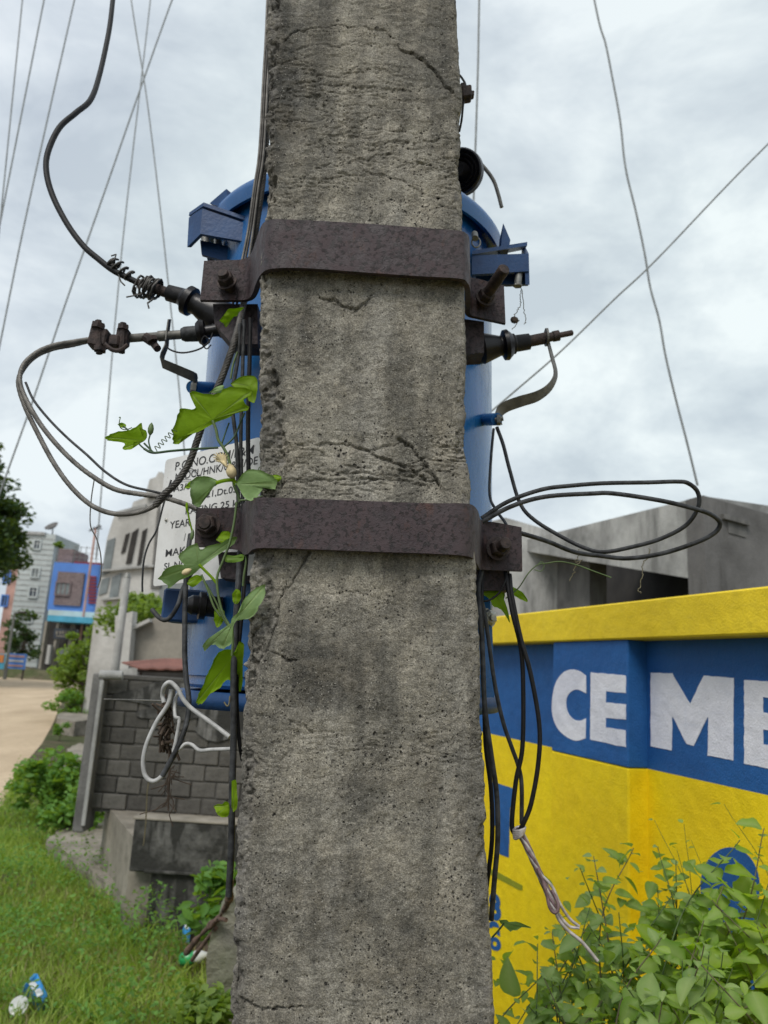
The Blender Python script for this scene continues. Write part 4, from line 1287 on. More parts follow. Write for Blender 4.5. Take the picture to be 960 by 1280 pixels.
# ------------------------------------------------------------------ overhead wires
ow = 'overhead wires against the sky'
def owire(label, pts, px, Y, name='overhead_wire'):
    cable(name, label, [(a, b, (Y+.0*c)) for c, (a, b) in enumerate(pts)], px/2*Y/F, MT['line'], 'wire', group=ow, k=10, n=6)
def ext(a, b, t): return (a[0]+(b[0]-a[0])*t, a[1]+(b[1]-a[1])*t)
def line(label, a, b, px, Y, t0=-1.2, t1=1.6):
    owire(label, [ext(a, b, t0), ext(a, b, .3), ext(a, b, t1)], px, Y)
line('straight overhead wire at the very left edge of the sky', (28, 0), (2, 259), 2.0, 9, -1, 1.6)
line('straight overhead wire second from the left edge of the sky', (55, 0), (4, 259), 2.2, 9, -1, 1.6)
owire('straight overhead wire third from the left edge, passing behind the tree', [(150, -250), (93, 0), (35, 259), (0, 430), (-30, 580)], 2.2, 10)
owire('overhead wire slanting down left across two others to behind the tree', [(310, -250), (215, 0), (124, 259), (80, 385), (43, 495), (20, 560), (-45, 740)], 2.3, 12)
owire('overhead wire nearly upright behind the thick black cable', [(215, -250), (188, 0), (158, 259), (146, 380), (138, 470), (120, 700)], 2.0, 14)
owire('overhead wire slanting down right towards the blue tank', [(130, -250), (164, 0), (183, 120), (200, 259), (214, 390), (226, 510), (236, 640)], 2.2, 8)
owire('pale upright wire just right of the pole above the transformer', [(604, -250), (599, 0), (597, 100), (592, 250), (589, 330)], 3, 4)
owire('wavy overhead wire running down to the roof of the grey building', [(700, -240), (743, 0), (757, 55), (765, 95), (775, 150), (782, 210), (795, 265), (806, 318), (813, 360), (824, 400), (832, 445), (845, 500), (858, 550), (872, 607)], 2.9, 6.9)
owire('straight overhead wire slanting up to the right edge of the sky', [(1200, -50), (960, 180), (822, 323), (768, 374), (700, 440), (640, 492), (560, 560)], 2.8, 3.5)
#PART3
# ================================================================== CLIMBING VINE
def px_leaf(outline, base_px, Y, parent, mat, sc, org, cup=.008, lean=(0, 0), name='leaf', loc_sm=3):
    """a lobed leaf: outline measured in the photograph, given its own distance, cupping and thickness"""
    o_ = [(org[0]+a*sc, org[1]+b*sc) for a, b in outline]
    bx = (org[0]+base_px[0]*sc, org[1]+base_px[1]*sc)
    q = spl(o_+[o_[0]], loc_sm)[:-1]
    n = len(q)
    dmax = max(math.hypot(a-bx[0], b-bx[1]) for a, b in q)
    rings = [0, .12, .25, .4, .55, .7, .85, 1.0]
    d_ = [math.hypot(a-bx[0], b-bx[1]) for a, b in q]
    tip = [d_[i] > d_[i-3] and d_[i] > d_[(i+3) % n] and d_[i] >= max(d_[i-1], d_[(i+1) % n]) and d_[i] > .45*dmax for i in range(n)]
    ph = random.random()*6
    vs, vein = [], []
    def pt(a, b, t, i):
        dx, dy = (a-bx[0])/dmax, (b-bx[1])/dmax
        yy = Y + lean[0]*dx*.02 + lean[1]*dy*.02 + cup*(dx*dx+dy*dy) + .0022*math.sin(5*dx+ph)*t + .0018*math.sin(9*dy+ph*2)*t
        return P(a, b, yy)
    for t in rings:
        for i, (a, b) in enumerate(q):
            jag = 1+(.02*math.sin(i*2.4+ph) if t == 1 else 0)
            vs.append(pt(bx[0]+(a-bx[0])*t*jag, bx[1]+(b-bx[1])*t*jag, t, i))
            vein.append(1.0 if tip[i] and t < .97 else 0.0)
    m_ = len(vs)
    fs = []
    for r in range(len(rings)-1):
        for i in range(n):
            j = (i+1) % n
            fs.append((r*n+i, (r+1)*n+i, (r+1)*n+j, r*n+j))
    back = [v+Vector((0, .0007, 0)) for v in vs]
    fb = [tuple(x+m_ for x in f[::-1]) for f in fs]
    rim = [((len(rings)-1)*n+i, (len(rings)-1)*n+(i+1) % n, (len(rings)-1)*n+(i+1) % n+m_, (len(rings)-1)*n+i+m_) for i in range(n)]
    g = MB(); g.smooth = True
    g.add(vs+back, fs+fb+rim)
    o = g.build(name, mat, parent)
    at = o.data.attributes.new('vein', 'FLOAT', 'POINT')
    at.data.foreach_set('value', vein+vein)
    return o
def stem(pts, r, parent, mat, name='stem'):
    g = MB(); g.tube(path(pts, 6), r, 7)
    return g.build(name, mat, parent)
vine = thing('climbing_vine', 'green ivy-leaved vine climbing the cables at the left of the pole', 'vine', P(295, 820, 1.12))
A8, S8 = (180, 440), .2813
VL, VP_ = MT['vleaf'], MT['vleafp']
px_leaf([(128, 345), (150, 280), (165, 250), (210, 255), (228, 245), (205, 195), (215, 175), (290, 188), (335, 182), (355, 162), (400, 155), (470, 165), (475, 190), (440, 212), (465, 245), (455, 260), (405, 268), (380, 290), (320, 312), (240, 355), (175, 375), (155, 408), (130, 405), (128, 375)], (305, 300), 1.09, vine, VL, S8, A8, .012, (-1, 1.2))
px_leaf([(385, 140), (425, 112), (465, 105), (498, 112), (505, 150), (500, 190), (490, 225), (465, 215), (455, 190), (430, 165), (400, 155)], (470, 150), 1.14, vine, VL, S8, A8, .006)
px_leaf([(290, 180), (320, 155), (350, 147), (355, 155), (345, 172), (325, 182)], (350, 155), 1.12, vine, VP_, S8, A8, .004)
px_leaf([(208, 575), (235, 555), (285, 553), (330, 575), (322, 592), (300, 605), (270, 645), (245, 688), (215, 672), (205, 620)], (322, 582), 1.08, vine, VP_, S8, A8, .010, (.6, .8))
px_leaf([(178, 605), (195, 582), (212, 572), (214, 590), (200, 605)], (205, 585), 1.085, vine, VL, S8, A8, .003)
px_leaf([(410, 580), (450, 530), (500, 522), (560, 545), (590, 570), (580, 610), (535, 600), (520, 620), (485, 660), (450, 650), (425, 612)], (412, 588), 1.0, vine, VP_, S8, A8, .012, (-1, .5))
px_leaf([(568, 548), (590, 545), (612, 555), (600, 575), (585, 572)], (575, 560), .995, vine, VL, S8, A8, .003)
px_leaf([(62, 1008), (100, 962), (150, 945), (180, 948), (152, 910), (190, 870), (235, 850), (250, 878), (290, 860), (340, 850), (372, 830), (410, 820), (400, 852), (330, 900), (262, 950), (215, 990), (150, 1018), (112, 1050), (100, 1032)], (240, 945), 1.07, vine, VP_, S8, A8, .010, (.5, 1.5))
px_leaf([(320, 835), (345, 800), (375, 797), (392, 815), (380, 840), (350, 850)], (370, 840), 1.10, vine, VL, S8, A8, .004)
px_leaf([(190, 1030), (205, 1005), (235, 990), (262, 1005), (240, 1030), (215, 1045)], (245, 1000), 1.07, vine, VL, S8, A8, .004)
px_leaf([(310, 1190), (318, 1150), (345, 1142), (358, 1160), (350, 1200), (325, 1225)], (350, 1160), 1.08, vine, VL, S8, A8, .004)
px_leaf([(365, 900), (400, 905), (438, 898), (440, 925), (400, 935), (360, 930)], (438, 915), 1.11, vine, MT['sleaf'], S8, A8, .004)
A7, S7 = (170, 720), .25
px_leaf([(330, 355), (345, 330), (372, 305), (420, 282), (450, 270), (470, 262), (478, 215), (495, 195), (520, 175), (538, 120), (570, 85), (600, 60), (645, 45), (640, 110), (615, 150), (600, 185), (560, 215), (512, 215), (485, 255), (478, 335), (455, 352), (430, 366), (395, 345), (365, 348), (345, 375)], (490, 225), .995, vine, VP_, S7, A7, .012, (-.5, 1))
px_leaf([(300, 638), (312, 590), (330, 560), (352, 500), (372, 460), (400, 398), (430, 372), (470, 366), (500, 380), (515, 330), (540, 345), (535, 420), (530, 560), (505, 575), (480, 562), (470, 520), (440, 530), (420, 560), (370, 590), (340, 630), (318, 642)], (485, 400), 1.15, vine, VL, S7, A7, .008, (.5, 1.5))
px_leaf([(388, 1150), (410, 1140), (430, 1142), (445, 1128), (465, 1138), (464, 1195), (435, 1207), (410, 1195), (400, 1178)], (462, 1150), 1.12, vine, VL, S7, A7, .004)
px_leaf([(478, 1025), (500, 1022), (505, 1080), (507, 1150), (490, 1178), (478, 1165)], (490, 1030), 1.14, vine, VL, S7, A7, .004)
px_leaf([(392, 170), (415, 165), (435, 180), (430, 215), (405, 250), (392, 215)], (430, 178), 1.09, vine, VL, S7, A7, .004)
px_leaf([(480, 90), (500, 65), (520, 75), (525, 110), (505, 140), (485, 130)], (500, 80), 1.10, vine, VL, S7, A7, .004)
A4, S4 = (220, 230), .164
px_leaf([(330, 1042), (350, 1018), (370, 990), (395, 958), (412, 950), (440, 950), (515, 940), (500, 960), (480, 975), (465, 1005), (430, 1012), (410, 1050), (380, 1092), (360, 1062)], (440, 1010), 1.11, vine, VL, S4, A4, .004, (.3, .8))
A2, S2 = (0, 400), .354
px_leaf([(370, 415), (390, 403), (420, 393), (450, 390), (478, 378), (500, 362), (492, 380), (515, 390), (518, 415), (500, 432), (472, 430), (470, 452), (450, 458), (432, 455), (440, 435), (400, 428), (380, 425)], (510, 425), 1.05, vine, VL, S2, A2, .008, (1, .5))
px_leaf([(415, 368), (430, 362), (445, 370), (440, 380), (425, 378)], (440, 375), 1.05, vine, VL, S2, A2, .002)
# stems, petioles, tendrils, buds
def z8(a, b): return (180+a*.2813, 440+b*.2813)
def z2(a, b): return (a*.354, 400+b*.354)
def z7(a, b): return (170+a*.25, 720+b*.25)
def st8(l, Y, r, mat, f=z8, name='stem'):
    if not isinstance(Y, (list, tuple)): Y = [Y]*len(l)
    return stem([f(a, b)+(y,) for (a, b), y in zip(l, Y)], r, vine, mat, name)
SG, SD = MT['stem'], MT['stemg']
st8([(305, 305), (320, 345), (330, 390), (350, 420), (370, 455)], 1.09, .0022, SG)
st8([(370, 455), (395, 540), (400, 590), (418, 635), (425, 668)], 1.085, .0024, SG)
st8([(412, 668), (400, 760), (380, 850), (350, 930), (325, 1000), (330, 1080), (350, 1160), (385, 1225)], 1.06, .0018, SG)
st8([(350, 425), (380, 400), (405, 370), (430, 310), (447, 270)], 1.10, .0014, SD)
st8([(345, 410), (365, 350), (378, 315)], 1.10, .0012, SD)
st8([(415, 0), (395, 60), (385, 120)], 1.12, .0016, SG)
st8([(0, 430), (40, 448), (120, 440), (220, 432), (330, 425)], [1.05, 1.05, 1.06, 1.08, 1.09], .0018, SD)
st8([(0, 405), (25, 430), (42, 447)], 1.05, .0014, SD)
st8([(320, 582), (355, 572), (395, 570), (408, 590)], 1.07, .0028, VL)
st8([(408, 590), (412, 585)], 1.03, .0016, SG)
st8([(425, 660), (470, 655), (530, 640)], 1.03, .0014, SG)
st8([(245, 945), (275, 975), (300, 1000), (325, 1030)], 1.07, .0020, VL)
st8([(255, 990), (285, 1060), (310, 1130), (340, 1175)], 1.07, .0016, SG)
st8([(445, 900), (455, 920), (445, 990), (440, 1040)], 1.10, .0018, SG)
st8([(190, 690), (200, 740), (215, 800)], 1.12, .0014, VL)
st8([(350, 40), (400, 130), (435, 210), (470, 260)], 1.08, .0014, SG, z7)
st8([(480, 250), (485, 320), (480, 400)], 1.08, .0018, SG, z7)
st8([(440, 630), (455, 650), (465, 640), (470, 600)], 1.12, .0012, MT['twig'], z7)
# coiled tendrils
def coil(a, b, Y, turns, rr, r=.0007):
    A_, B_ = P(a[0], a[1], Y), P(b[0], b[1], Y)
    n_ = turns*12
    d = B_-A_
    n1 = d.orthogonal().normalized(); n2 = d.normalized().cross(n1)
    pts = [A_+d*(i/n_)+(n1*math.cos(i*.52)+n2*math.sin(i*.52))*rr for i in range(n_+1)]
    g = MB(); g.tube(pts, r, 5)
    g.build('tendril', SG, vine)
coil((194, 562), (219, 537), 1.06, 6, .0035)
coil(z2(410, 350), z2(455, 385), 1.05, 1, .006)
coil((322, 590), (345, 560), 1.06, 3, .002)
def budm(c, ax, r, ln, mat, name):
    g = MB(); g.lathe(c, ax, [(0, r*.4), (ln*.2, r*.9), (ln*.5, r), (ln*.8, r*.7), (ln, r*.1)], 12)
    g.build(name, mat, vine)
budm(P(*z2(530, 405), 1.05), (0, 0, 1), .0042, .018, SG, 'bud')
st8([(530, 405), (525, 430), (535, 465)], 1.05, .0011, SD, z2)
st8([(435, 375), (455, 392), (480, 425), (510, 455), (540, 466)], 1.05, .0012, SD, z2)
budm(P(*z8(395, 560), 1.06), (-.35, 0, 1), .0075, .022, MT['flower'], 'flower')
g = MB()
cc = P(*z8(352, 478), 1.055)
for i in range(14):
    a = i*.45
    v = Vector((math.cos(a)*.011-.004, -.002*math.sin(a*3), math.sin(a)*.008+.003))
    g.tube([cc+Vector((.006, 0, -.010)), cc+v*.5, cc+v], [.0016, .0018, .0005], 5)
g.build('petal', MT['flower'], vine)
budm(P(*z8(170, 985), 1.055), (.9, 0, .5), .0045, .014, MT['flower'], 'flower')
budm(P(*z8(190, 668), 1.1), (.1, 0, -1), .002, .014, VL, 'bud')
budm(P(*z8(212, 835), 1.1), (0, 0, 1), .0028, .016, SG, 'bud')

vr = thing('climbing_vine', 'small jagged green leaves poking out under the lower clamp at right', 'vine', P(620, 745, 1.24))
A6, S6 = (570, 700), .2814
px_leaf([(108, 145), (135, 140), (160, 137), (200, 142), (218, 150), (214, 175), (228, 215), (240, 278), (222, 250), (205, 225), (185, 212), (165, 205), (150, 175), (130, 160)], (175, 145), 1.235, vr, VL, S6, A6, .006)
px_leaf([(243, 115), (270, 128), (300, 148), (320, 185), (295, 178), (270, 165), (250, 148)], (245, 120), 1.24, vr, VL, S6, A6, .004)
g = MB(); g.tube(path([(632, 748, 1.24), (648, 735, 1.24), (660, 717, 1.24), (672, 706, 1.24), (684, 704, 1.24), (700, 702, 1.24), (720, 706, 1.24), (742, 714, 1.24), (764, 722, 1.24)], 5), .0011, 5)
g.build('tendril', SG, vr)
g = MB(); g.tube(path([(672, 706, 1.24), (677, 702, 1.24), (680, 708, 1.24), (676, 714, 1.24), (668, 712, 1.24)], 5), .0008, 5)
g.build('tendril', SG, vr)
v3 = thing('climbing_vine', 'single toothed leaf reaching out from the right pole edge over yellow paint', 'vine', P(618, 1165, 1.2))
px_leaf([(110, 870), (150, 868), (170, 882), (205, 878), (245, 890), (295, 915), (240, 910), (215, 925), (180, 930), (178, 938), (150, 915), (130, 895)], (115, 885), 1.2, v3, MT['sleafg'], .2188, (600, 960), .004)
g = MB(); g.tube(path([(615, 1172, 1.2), (624, 1162, 1.2), (630, 1154, 1.2)], 4), .0013, 6); g.build('stem', SD, v3)

# bits of dry tendril hanging from cables
def scrap(label, pl, Y):
    g = MB()
    p = path([(a, b, Y) for a, b in pl], 6)
    p = [q+Vector((random.gauss(0, .0012), random.gauss(0, .001), random.gauss(0, .0008))) for q in p]
    g.tube(p, .0008, 5)
    o = g.build('dry_tendril', MT['twig']); tag(o, label, 'tendril')
scrap('dry curled tendril hanging below the right cable loop before the dark recess', [(812, 685), (809, 697), (804, 705), (803, 718), (800, 730), (797, 738), (801, 741)], 1.26)
scrap('dry tendril wound on the cables right of the lower clamp', [(724, 686), (722, 697), (719, 704), (727, 700), (719, 710), (712, 726)], 1.3)
scrap('dry tendril threads dangling above the right bushing', [(651, 360), (650, 372), (652, 380), (647, 388), (643, 395), (648, 402), (640, 412)], 1.40)
scrap('thin dry tendril dangling beside the right bushing tip', [(652, 362), (655, 385), (657, 400), (655, 405)], 1.40)
g = MB()
g.lathe(P(643, 400, 1.4), (0, -1, .1), [(-.003, .003), (0, .0085), (.003, .003)], 8)
o = g.build('dead_leaf', MT['debris']); tag(o, 'small dark dead leaf dangling on threads above the right bushing', 'dead leaf')

# ================================================================== PAINTED WALL
dW = ray(175, 820); dW.z = 0; dW.normalize()
nW = Vector((-dW.y, dW.x, 0))
W0 = P(785, 858, 2.75)
if (CAM-W0).dot(nW) < 0: nW = -nW
dep = .078
WB = W0-nW*dep
def wz_(px, py, p): return PL(px, py, p, nW)
zt = wz_(785, 752, W0+nW*.012).z
zb = wz_(785, 799, W0+nW*.012).z
zl = wz_(785, 960, W0).z
def ws(px, p): return (PL(px, 900, p, nW)-W0).dot(dW)
sL, sR = ws(690, W0), ws(785, W0)
wall = thing('painted_wall', 'yellow and blue painted boundary wall with big white letters reading CEME', 'wall', (W0.x, W0.y, 0))
def wbox(name, mat, s0, s1, front, back, z0, z1, bev=0, parent=wall):
    g = MB()
    c = Vector((W0.x, W0.y, 0))+dW*((s0+s1)/2)+nW*((front+back)/2)+Vector((0, 0, (z0+z1)/2))
    g.box(c, dW*((s1-s0)/2), nW*((front-back)/2), Vector((0, 0, (z1-z0)/2)), bev)
    return g.build(name, mat, parent, fix=True)
S0, S1 = -3.2, 6.0
wbox('lower_panel', MT['yellow'], S0, S1, -dep, -dep-.2, -.3, zl)
wbox('upper_panel', MT['wblue'], S0, S1, -dep, -dep-.2, zl, zb)
for k_, (a, b) in enumerate([(sR, sL), (sR-2.75, sL-2.75), (sR+2.75, sL+2.75)]):
    p_ = wbox('pilaster', MT['yellow'], a, b, 0, -dep-.01, -.3, zl-.0005, .006)
    q_ = wbox('pilaster_top', MT['wblue'], a, b, .0004, -dep-.01, zl, zb+.001, .004)
wbox('coping', MT['yellowcap'], S0-.05, S1+.05, .014, -dep-.24, zb, zt, .006)
def decal(pl, p, mat, name, sc=None, org=None, sm=0, off=.0018):
    if sc: pl = [(org[0]+a*sc, org[1]+b*sc) for a, b in pl]
    if sm: pl = spl(pl+[pl[0]], sm)[:-1]
    pts = [PL(a, b, p, nW)+nW*off for a, b in pl]
    g = MB(); g.prism(pts, -nW*.0012)
    # n-gon caps triangulated cleanly
    import bmesh
    me = g.mesh(name)
    bm = bmesh.new(); bm.from_mesh(me)
    bmesh.ops.recalc_face_normals(bm, faces=bm.faces)
    bmesh.ops.triangulate(bm, faces=[f for f in bm.faces if len(f.verts) > 4])
    bm.to_mesh(me); bm.free()
    me.materials.append(mat)
    c = pts[0].copy()
    me.transform(Matrix.Translation(-c))
    o = bpy.data.objects.new(name, me); COL.objects.link(o)
    o.parent = wall; o.location = c-wall.location
    return o
O3, Q3 = (600, 720), .375
LW = MT['wwhite']
def rough_(pl, amt=1.0):
    """hand-painted edge: points along each side with a tiny wander"""
    o_ = []
    for i in range(len(pl)):
        a, b = pl[i], pl[(i+1) % len(pl)]
        n_ = max(1, int(math.hypot(b[0]-a[0], b[1]-a[1])/14))
        for j in range(n_):
            t = j/n_
            o_.append((a[0]+(b[0]-a[0])*t+random.uniform(-amt, amt), a[1]+(b[1]-a[1])*t+random.uniform(-amt, amt)))
    return o_
Cc = spl([(354, 332), (330, 316), (302, 312), (275, 325), (252, 360), (241, 415), (243, 465), (258, 505), (285, 533), (320, 549), (353, 541)], 4)+spl([(354, 474), (335, 482), (312, 477), (294, 455), (288, 425), (293, 400), (308, 383), (328, 379), (355, 391)], 4)
decal(Cc, W0, LW, 'painted_letter', Q3, O3)
decal(rough_([(370, 321), (487, 332), (487, 391), (421, 384), (421, 421), (487, 428), (487, 479), (420, 473), (420, 504), (487, 515), (487, 571), (368, 545)]), W0, LW, 'painted_letter', Q3, O3)
decal(rough_([(570, 322), (641, 325), (701, 427), (747, 332), (847, 340), (845, 615), (760, 598), (762, 468), (713, 566), (690, 560), (642, 466), (640, 581), (570, 568)]), WB, LW, 'painted_letter', Q3, O3)
decal(rough_([(882, 346), (1090, 362), (1090, 418), (945, 404), (945, 455), (1060, 470), (1060, 530), (945, 512), (945, 560), (1090, 592), (1090, 668), (882, 625)]), WB, LW, 'painted_letter', Q3, O3)
O1, Q1 = (600, 960), .2188
decal(rough_([(60, 76), (95, 85), (192, 117), (192, 222), (174, 226), (165, 512), (112, 490), (112, 330), (60, 330)], .8), WB, MT['wblue'], 'painted_patch', Q1, O1)
decal(rough_([(60, 575), (105, 596), (245, 672), (245, 698), (225, 697), (60, 610)], .8), WB, MT['olive'], 'painted_stripe', Q1, O1)
for t_, a, b, h_ in (('8', (612, 1146), (627, 1150), 30), ('e', (611, 1170), (626, 1172), 27), ('o', (612, 1185), (627, 1188), 21)):
    text_on(t_, a, b, h_, wall, MT['wblue'], WB, nW, 'painted_letter', bold=.05, off=.002)
decal([(877+36+37*math.cos(t), 1108+49*math.sin(t)) for t in [i*math.pi/18 for i in range(36)]], WB, MT['wblue'], 'painted_disc')
decal([(896, 1170), (905, 1140), (930, 1128), (965, 1132), (1000, 1150), (1000, 1240), (930, 1235), (900, 1205)], WB, MT['wblue'], 'painted_disc', sm=4, off=.0024)

# ================================================================== GREY BUILDING BEHIND THE WALL
C0 = P(879, 620, 7.2)
gb = thing('concrete_building', 'stained grey concrete building with overhanging slab behind the yellow wall', 'building', (C0.x, C0.y, 0))
def plp(pl, p, n, off, mat, name, parent):
    g = MB(); g.prism([PL(a, b, p, n) for a, b in pl], off)
    return g.build(name, mat, parent, fix=True)
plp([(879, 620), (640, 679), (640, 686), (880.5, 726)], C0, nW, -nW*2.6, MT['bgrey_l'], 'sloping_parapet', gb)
plp([(737, 690), (590, 676), (590, 1120), (737, 1120)], C0-nW*.35, nW, -nW*.25, MT['bgrey_m'], 'wall', gb)
plp([(895, 700), (700, 668), (700, 1100), (895, 1100)], C0-nW*2.3, nW, -nW*.2, MT['dark'], 'back_wall', gb)  # shade of the recess under the slab painted as a near-black wall
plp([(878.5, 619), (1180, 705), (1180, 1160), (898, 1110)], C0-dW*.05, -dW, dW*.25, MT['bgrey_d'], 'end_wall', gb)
plp([(905, 642), (937, 651), (938, 657), (906, 648)], C0-dW*.10, -dW, dW*.1, MT['bgrey_m'], 'lintel', gb)
plp([(910, 650), (933, 657), (933, 672), (911, 666)], C0-dW*.06, -dW, dW*.05, MT['bgrey_m'], 'vent_recess', gb)
C1 = P(705, 668, 10.5)
gb2 = thing('low_outhouse', 'pale low wall top seen beyond the sloping grey parapet beside the tank', 'building', (C1.x, C1.y, 0))
plp([(705, 668), (632, 647), (600, 655), (600, 1020), (720, 1030)], C1, Vector((-.3, -1, 0)).normalized(), Vector((0, .3, 0)), MT['bgrey_l'], 'wall', gb2)

# ================================================================== LEFT: FAR BUILDINGS
def WR(a, b, c, d, Y):
    mx_, my_ = (a+c)/2, (b+d)/2
    return P(a, my_, Y).x, P(c, my_, Y).x, P(mx_, d, Y).z, P(mx_, b, Y).z
def wbx(a, b, c, d, Y, back, mat, name, parent, z0=None, bev=0):
    x0, x1, za, zc = WR(a, b, c, d, Y)
    if z0 is not None: za = z0
    g = MB(); g.abox(x0, x1, Y, Y+back, za, zc, bev)
    return g.build(name, mat, parent)
def window(a, b, c, d, Y, parent, gl='glassd', fr='towerw', t=.12, bars=1):
    x0, x1, za, zc = WR(a, b, c, d, Y)
    g = MB()
    g.abox(x0-t, x0, Y-.10, Y+.02, za-t, zc+t); g.abox(x1, x1+t, Y-.10, Y+.02, za-t, zc+t)
    g.abox(x0, x1, Y-.10, Y+.02, zc, zc+t); g.abox(x0, x1, Y-.14, Y+.02, za-t, za)
    for i in range(bars):
        xm = x0+(x1-x0)*(i+1)/(bars+1)
        g.abox(xm-.03, xm+.03, Y-.06, Y+.01, za, zc)
    f = g.build('window', MT[fr], parent)
    g = MB(); g.abox(x0, x1, Y-.02, Y-.005, za, zc)
    g.build('pane', MT[gl], f)
T = thing('tower_block', 'narrow pale four storey stair tower with small dark windows at far left', 'building', (P(36, 750, 60).x, 60, 0))
wbx(16, 666, 57, 845, 60, 5, MT['towerw'], 'wall', T, z0=-.2)
wbx(17, 664, 56, 667.5, 59.8, 5.3, MT['bgrey_l'], 'parapet', T)
for a in ((43.5, 676, 50, 686), (40.5, 711, 48.5, 721), (37.5, 735, 46, 746), (31, 768, 40, 777)):
    window(*a, 60, T, gl='glassd' if a[1] != 711 else 'glassg')
g = MB()
x0, x1, za, zc = WR(16, 666, 57, 845, 60)
for i in range(1, 26):
    z_ = zc*i/26
    g.abox(x0, x1, 59.97, 60, z_-.03, z_+.03)
g.build('string_course', MT['bgrey_l'], T)
T2 = thing('pink_house', 'pinkish house with blue trim squeezed between dark tree and pale tower', 'building', (P(10, 750, 66).x, 66, 0))
wbx(2, 700, 17, 845, 66, 5, MT['pink'], 'wall', T2, z0=-.2)
wbx(3, 693, 14, 702, 65.8, 5, MT['bldblue'], 'parapet', T2)
window(6, 715, 12, 728, 66, T2, fr='bldblue')
window(3, 745, 9, 757, 66, T2, fr='bldblue')
B = thing('shop_building', 'bright blue framed building with brown brick screen above a dark shop', 'building', (P(92, 740, 55).x, 55, 0))
YB_ = 55
wbx(63, 704, 121, 765, YB_, 6, MT['bldblue'], 'upper_wall', B)
wbx(69.5, 715, 103, 757, YB_-.15, .2, MT['jali'], 'brick_screen', B)
window(71, 729, 87, 743, YB_-.16, B, gl='glassg', fr='jali', t=.1, bars=2)
for i in range(9):
    y_ = 720+i*4
    wbx(110, y_, 120, y_+2.4, YB_-.12, .15, MT['redp'], 'louvre', B)
wbx(92, 702.5, 126, 711, YB_+.4, 3, MT['redp'], 'parapet', B)
wbx(72, 686, 91, 706, YB_+1, 3, MT['jali'], 'stair_head', B)
wbx(60, 764, 127, 771, YB_-1.0, 1.5, MT['canopyt'], 'fascia', B)
wbx(59, 771, 138, 778.5, YB_-3.2, 3.4, MT['canopy'], 'canopy', B)
wbx(50, 778, 118, 850, YB_+2.5, .3, MT['dark'], 'shop_back', B, z0=-.2)  # dimness inside the shop is put into this wall's colour
for a in (51, 66, 84, 103, 120):
    wbx(a, 776, a+3, 848, YB_-.4, .5, MT['beige'], 'column', B, z0=-.2)
wbx(67, 786, 96, 799, YB_-.5, .15, MT['glassd'], 'sign_board', B)
for i, a in enumerate((70, 74, 77.5, 81, 84.5, 88)):
    wbx(a, 788.5, a+2, 793, YB_-.56, .05, MT['beige'], 'sign_mark', B)
wbx(70, 795, 92, 796.2, YB_-.56, .05, MT['beige'], 'sign_mark', B)
wbx(58, 806, 62, 830, YB_-.9, .4, MT['whitebld'], 'shop_shutter', B)
wbx(72, 812, 90, 828, YB_-.7, .3, MT['glassg'], 'counter', B)
dish = thing('satellite_dish', 'dark satellite dish on a short mast on the pale tower roof', 'dish', P(66, 670, 61))
g = MB(); g.lathe(P(66, 661, 61), (-.3, -.6, .75), [(0, .05), (.12, .35), (.28, .55), (.30, .55), (.14, .33), (.03, .02)], 20)
g.build('reflector', MT['bgrey_d'], dish)
g = MB(); g.tube([P(66, 661, 61), P(65, 673, 61)], .05, 6); g.build('mast', MT['bolt'], dish)
ant = thing('antenna_mast', 'thin antenna mast with small head standing behind the red parapet', 'antenna', P(106, 770, 54))
x_ = P(112, 715, 54).x
g = MB(); g.tube([(x_, 54, 0.0), (x_, 54, P(112, 660, 54).z)], .09, 6); g.build('mast', MT['pink'], ant)
g = MB()
for i in range(9):
    a = i*.7
    g.tube([(x_, 54, P(112, 660, 54).z), (x_+.45*math.cos(a), 54+.2*math.sin(a), P(112, 660, 54).z+.25*math.sin(a*1.3))], .05, 4)
g.build('antenna_head', MT['bolt'], ant)
rl = thing('roof_railing', 'thin metal railing and wires on the blue building roof', 'railing', P(108, 702, 56))
g = MB()
for i in range(5):
    x_ = P(93+i*7, 695, 56).x
    g.tube([(x_, 56, P(93+i*7, 703, 56).z), (x_, 56, P(93+i*7, 683, 56).z)], .03, 4)
for y_ in (684, 691, 697):
    g.tube([P(91, y_-1, 56), P(124, y_+2, 56)], .025, 4)
g.build('rail', MT['galv'], rl)

# painted board at the verge
bo = thing('painted_board', 'blue and pink striped painted board standing at the far verge', 'board', (P(20, 826, 44).x, 44, 0))
x0, x1, za, zc = WR(7, 817, 32, 836, 44)
g = MB(); g.abox(x0, x1, 44, 44.08, za, zc); g.build('panel', MT['bldblue'], bo)
for i in range(3):
    g = MB(); g.abox(x0+.1, x1-.1, 43.97, 44.0, za+.12+i*.26, za+.22+i*.26); g.build('stripe', MT['pink' if i % 2 == 0 else 'whitebld'], bo)
for x_ in (x0+.1, x1-.1):
    g = MB(); g.abox(x_-.04, x_+.04, 44.09, 44.15, 0, zc); g.build('leg', MT['bolt'], bo)
bo = thing('painted_board', 'orange and turquoise painted board at the left edge of the road end', 'board', (P(2, 826, 43).x, 43, 0))
x0, x1, za, zc = WR(-12, 817, 5.5, 836, 43)
g = MB(); g.abox(x0, x1, 43, 43.08, za, zc); g.build('panel', MT['canopy'], bo)
g = MB(); g.abox(x0+.05, x1-.05, 42.96, 43.0, za+.35, zc-.05)
g.build('stripe', simple('orange_paint', (.62, .22, .06, 1), .6), bo)
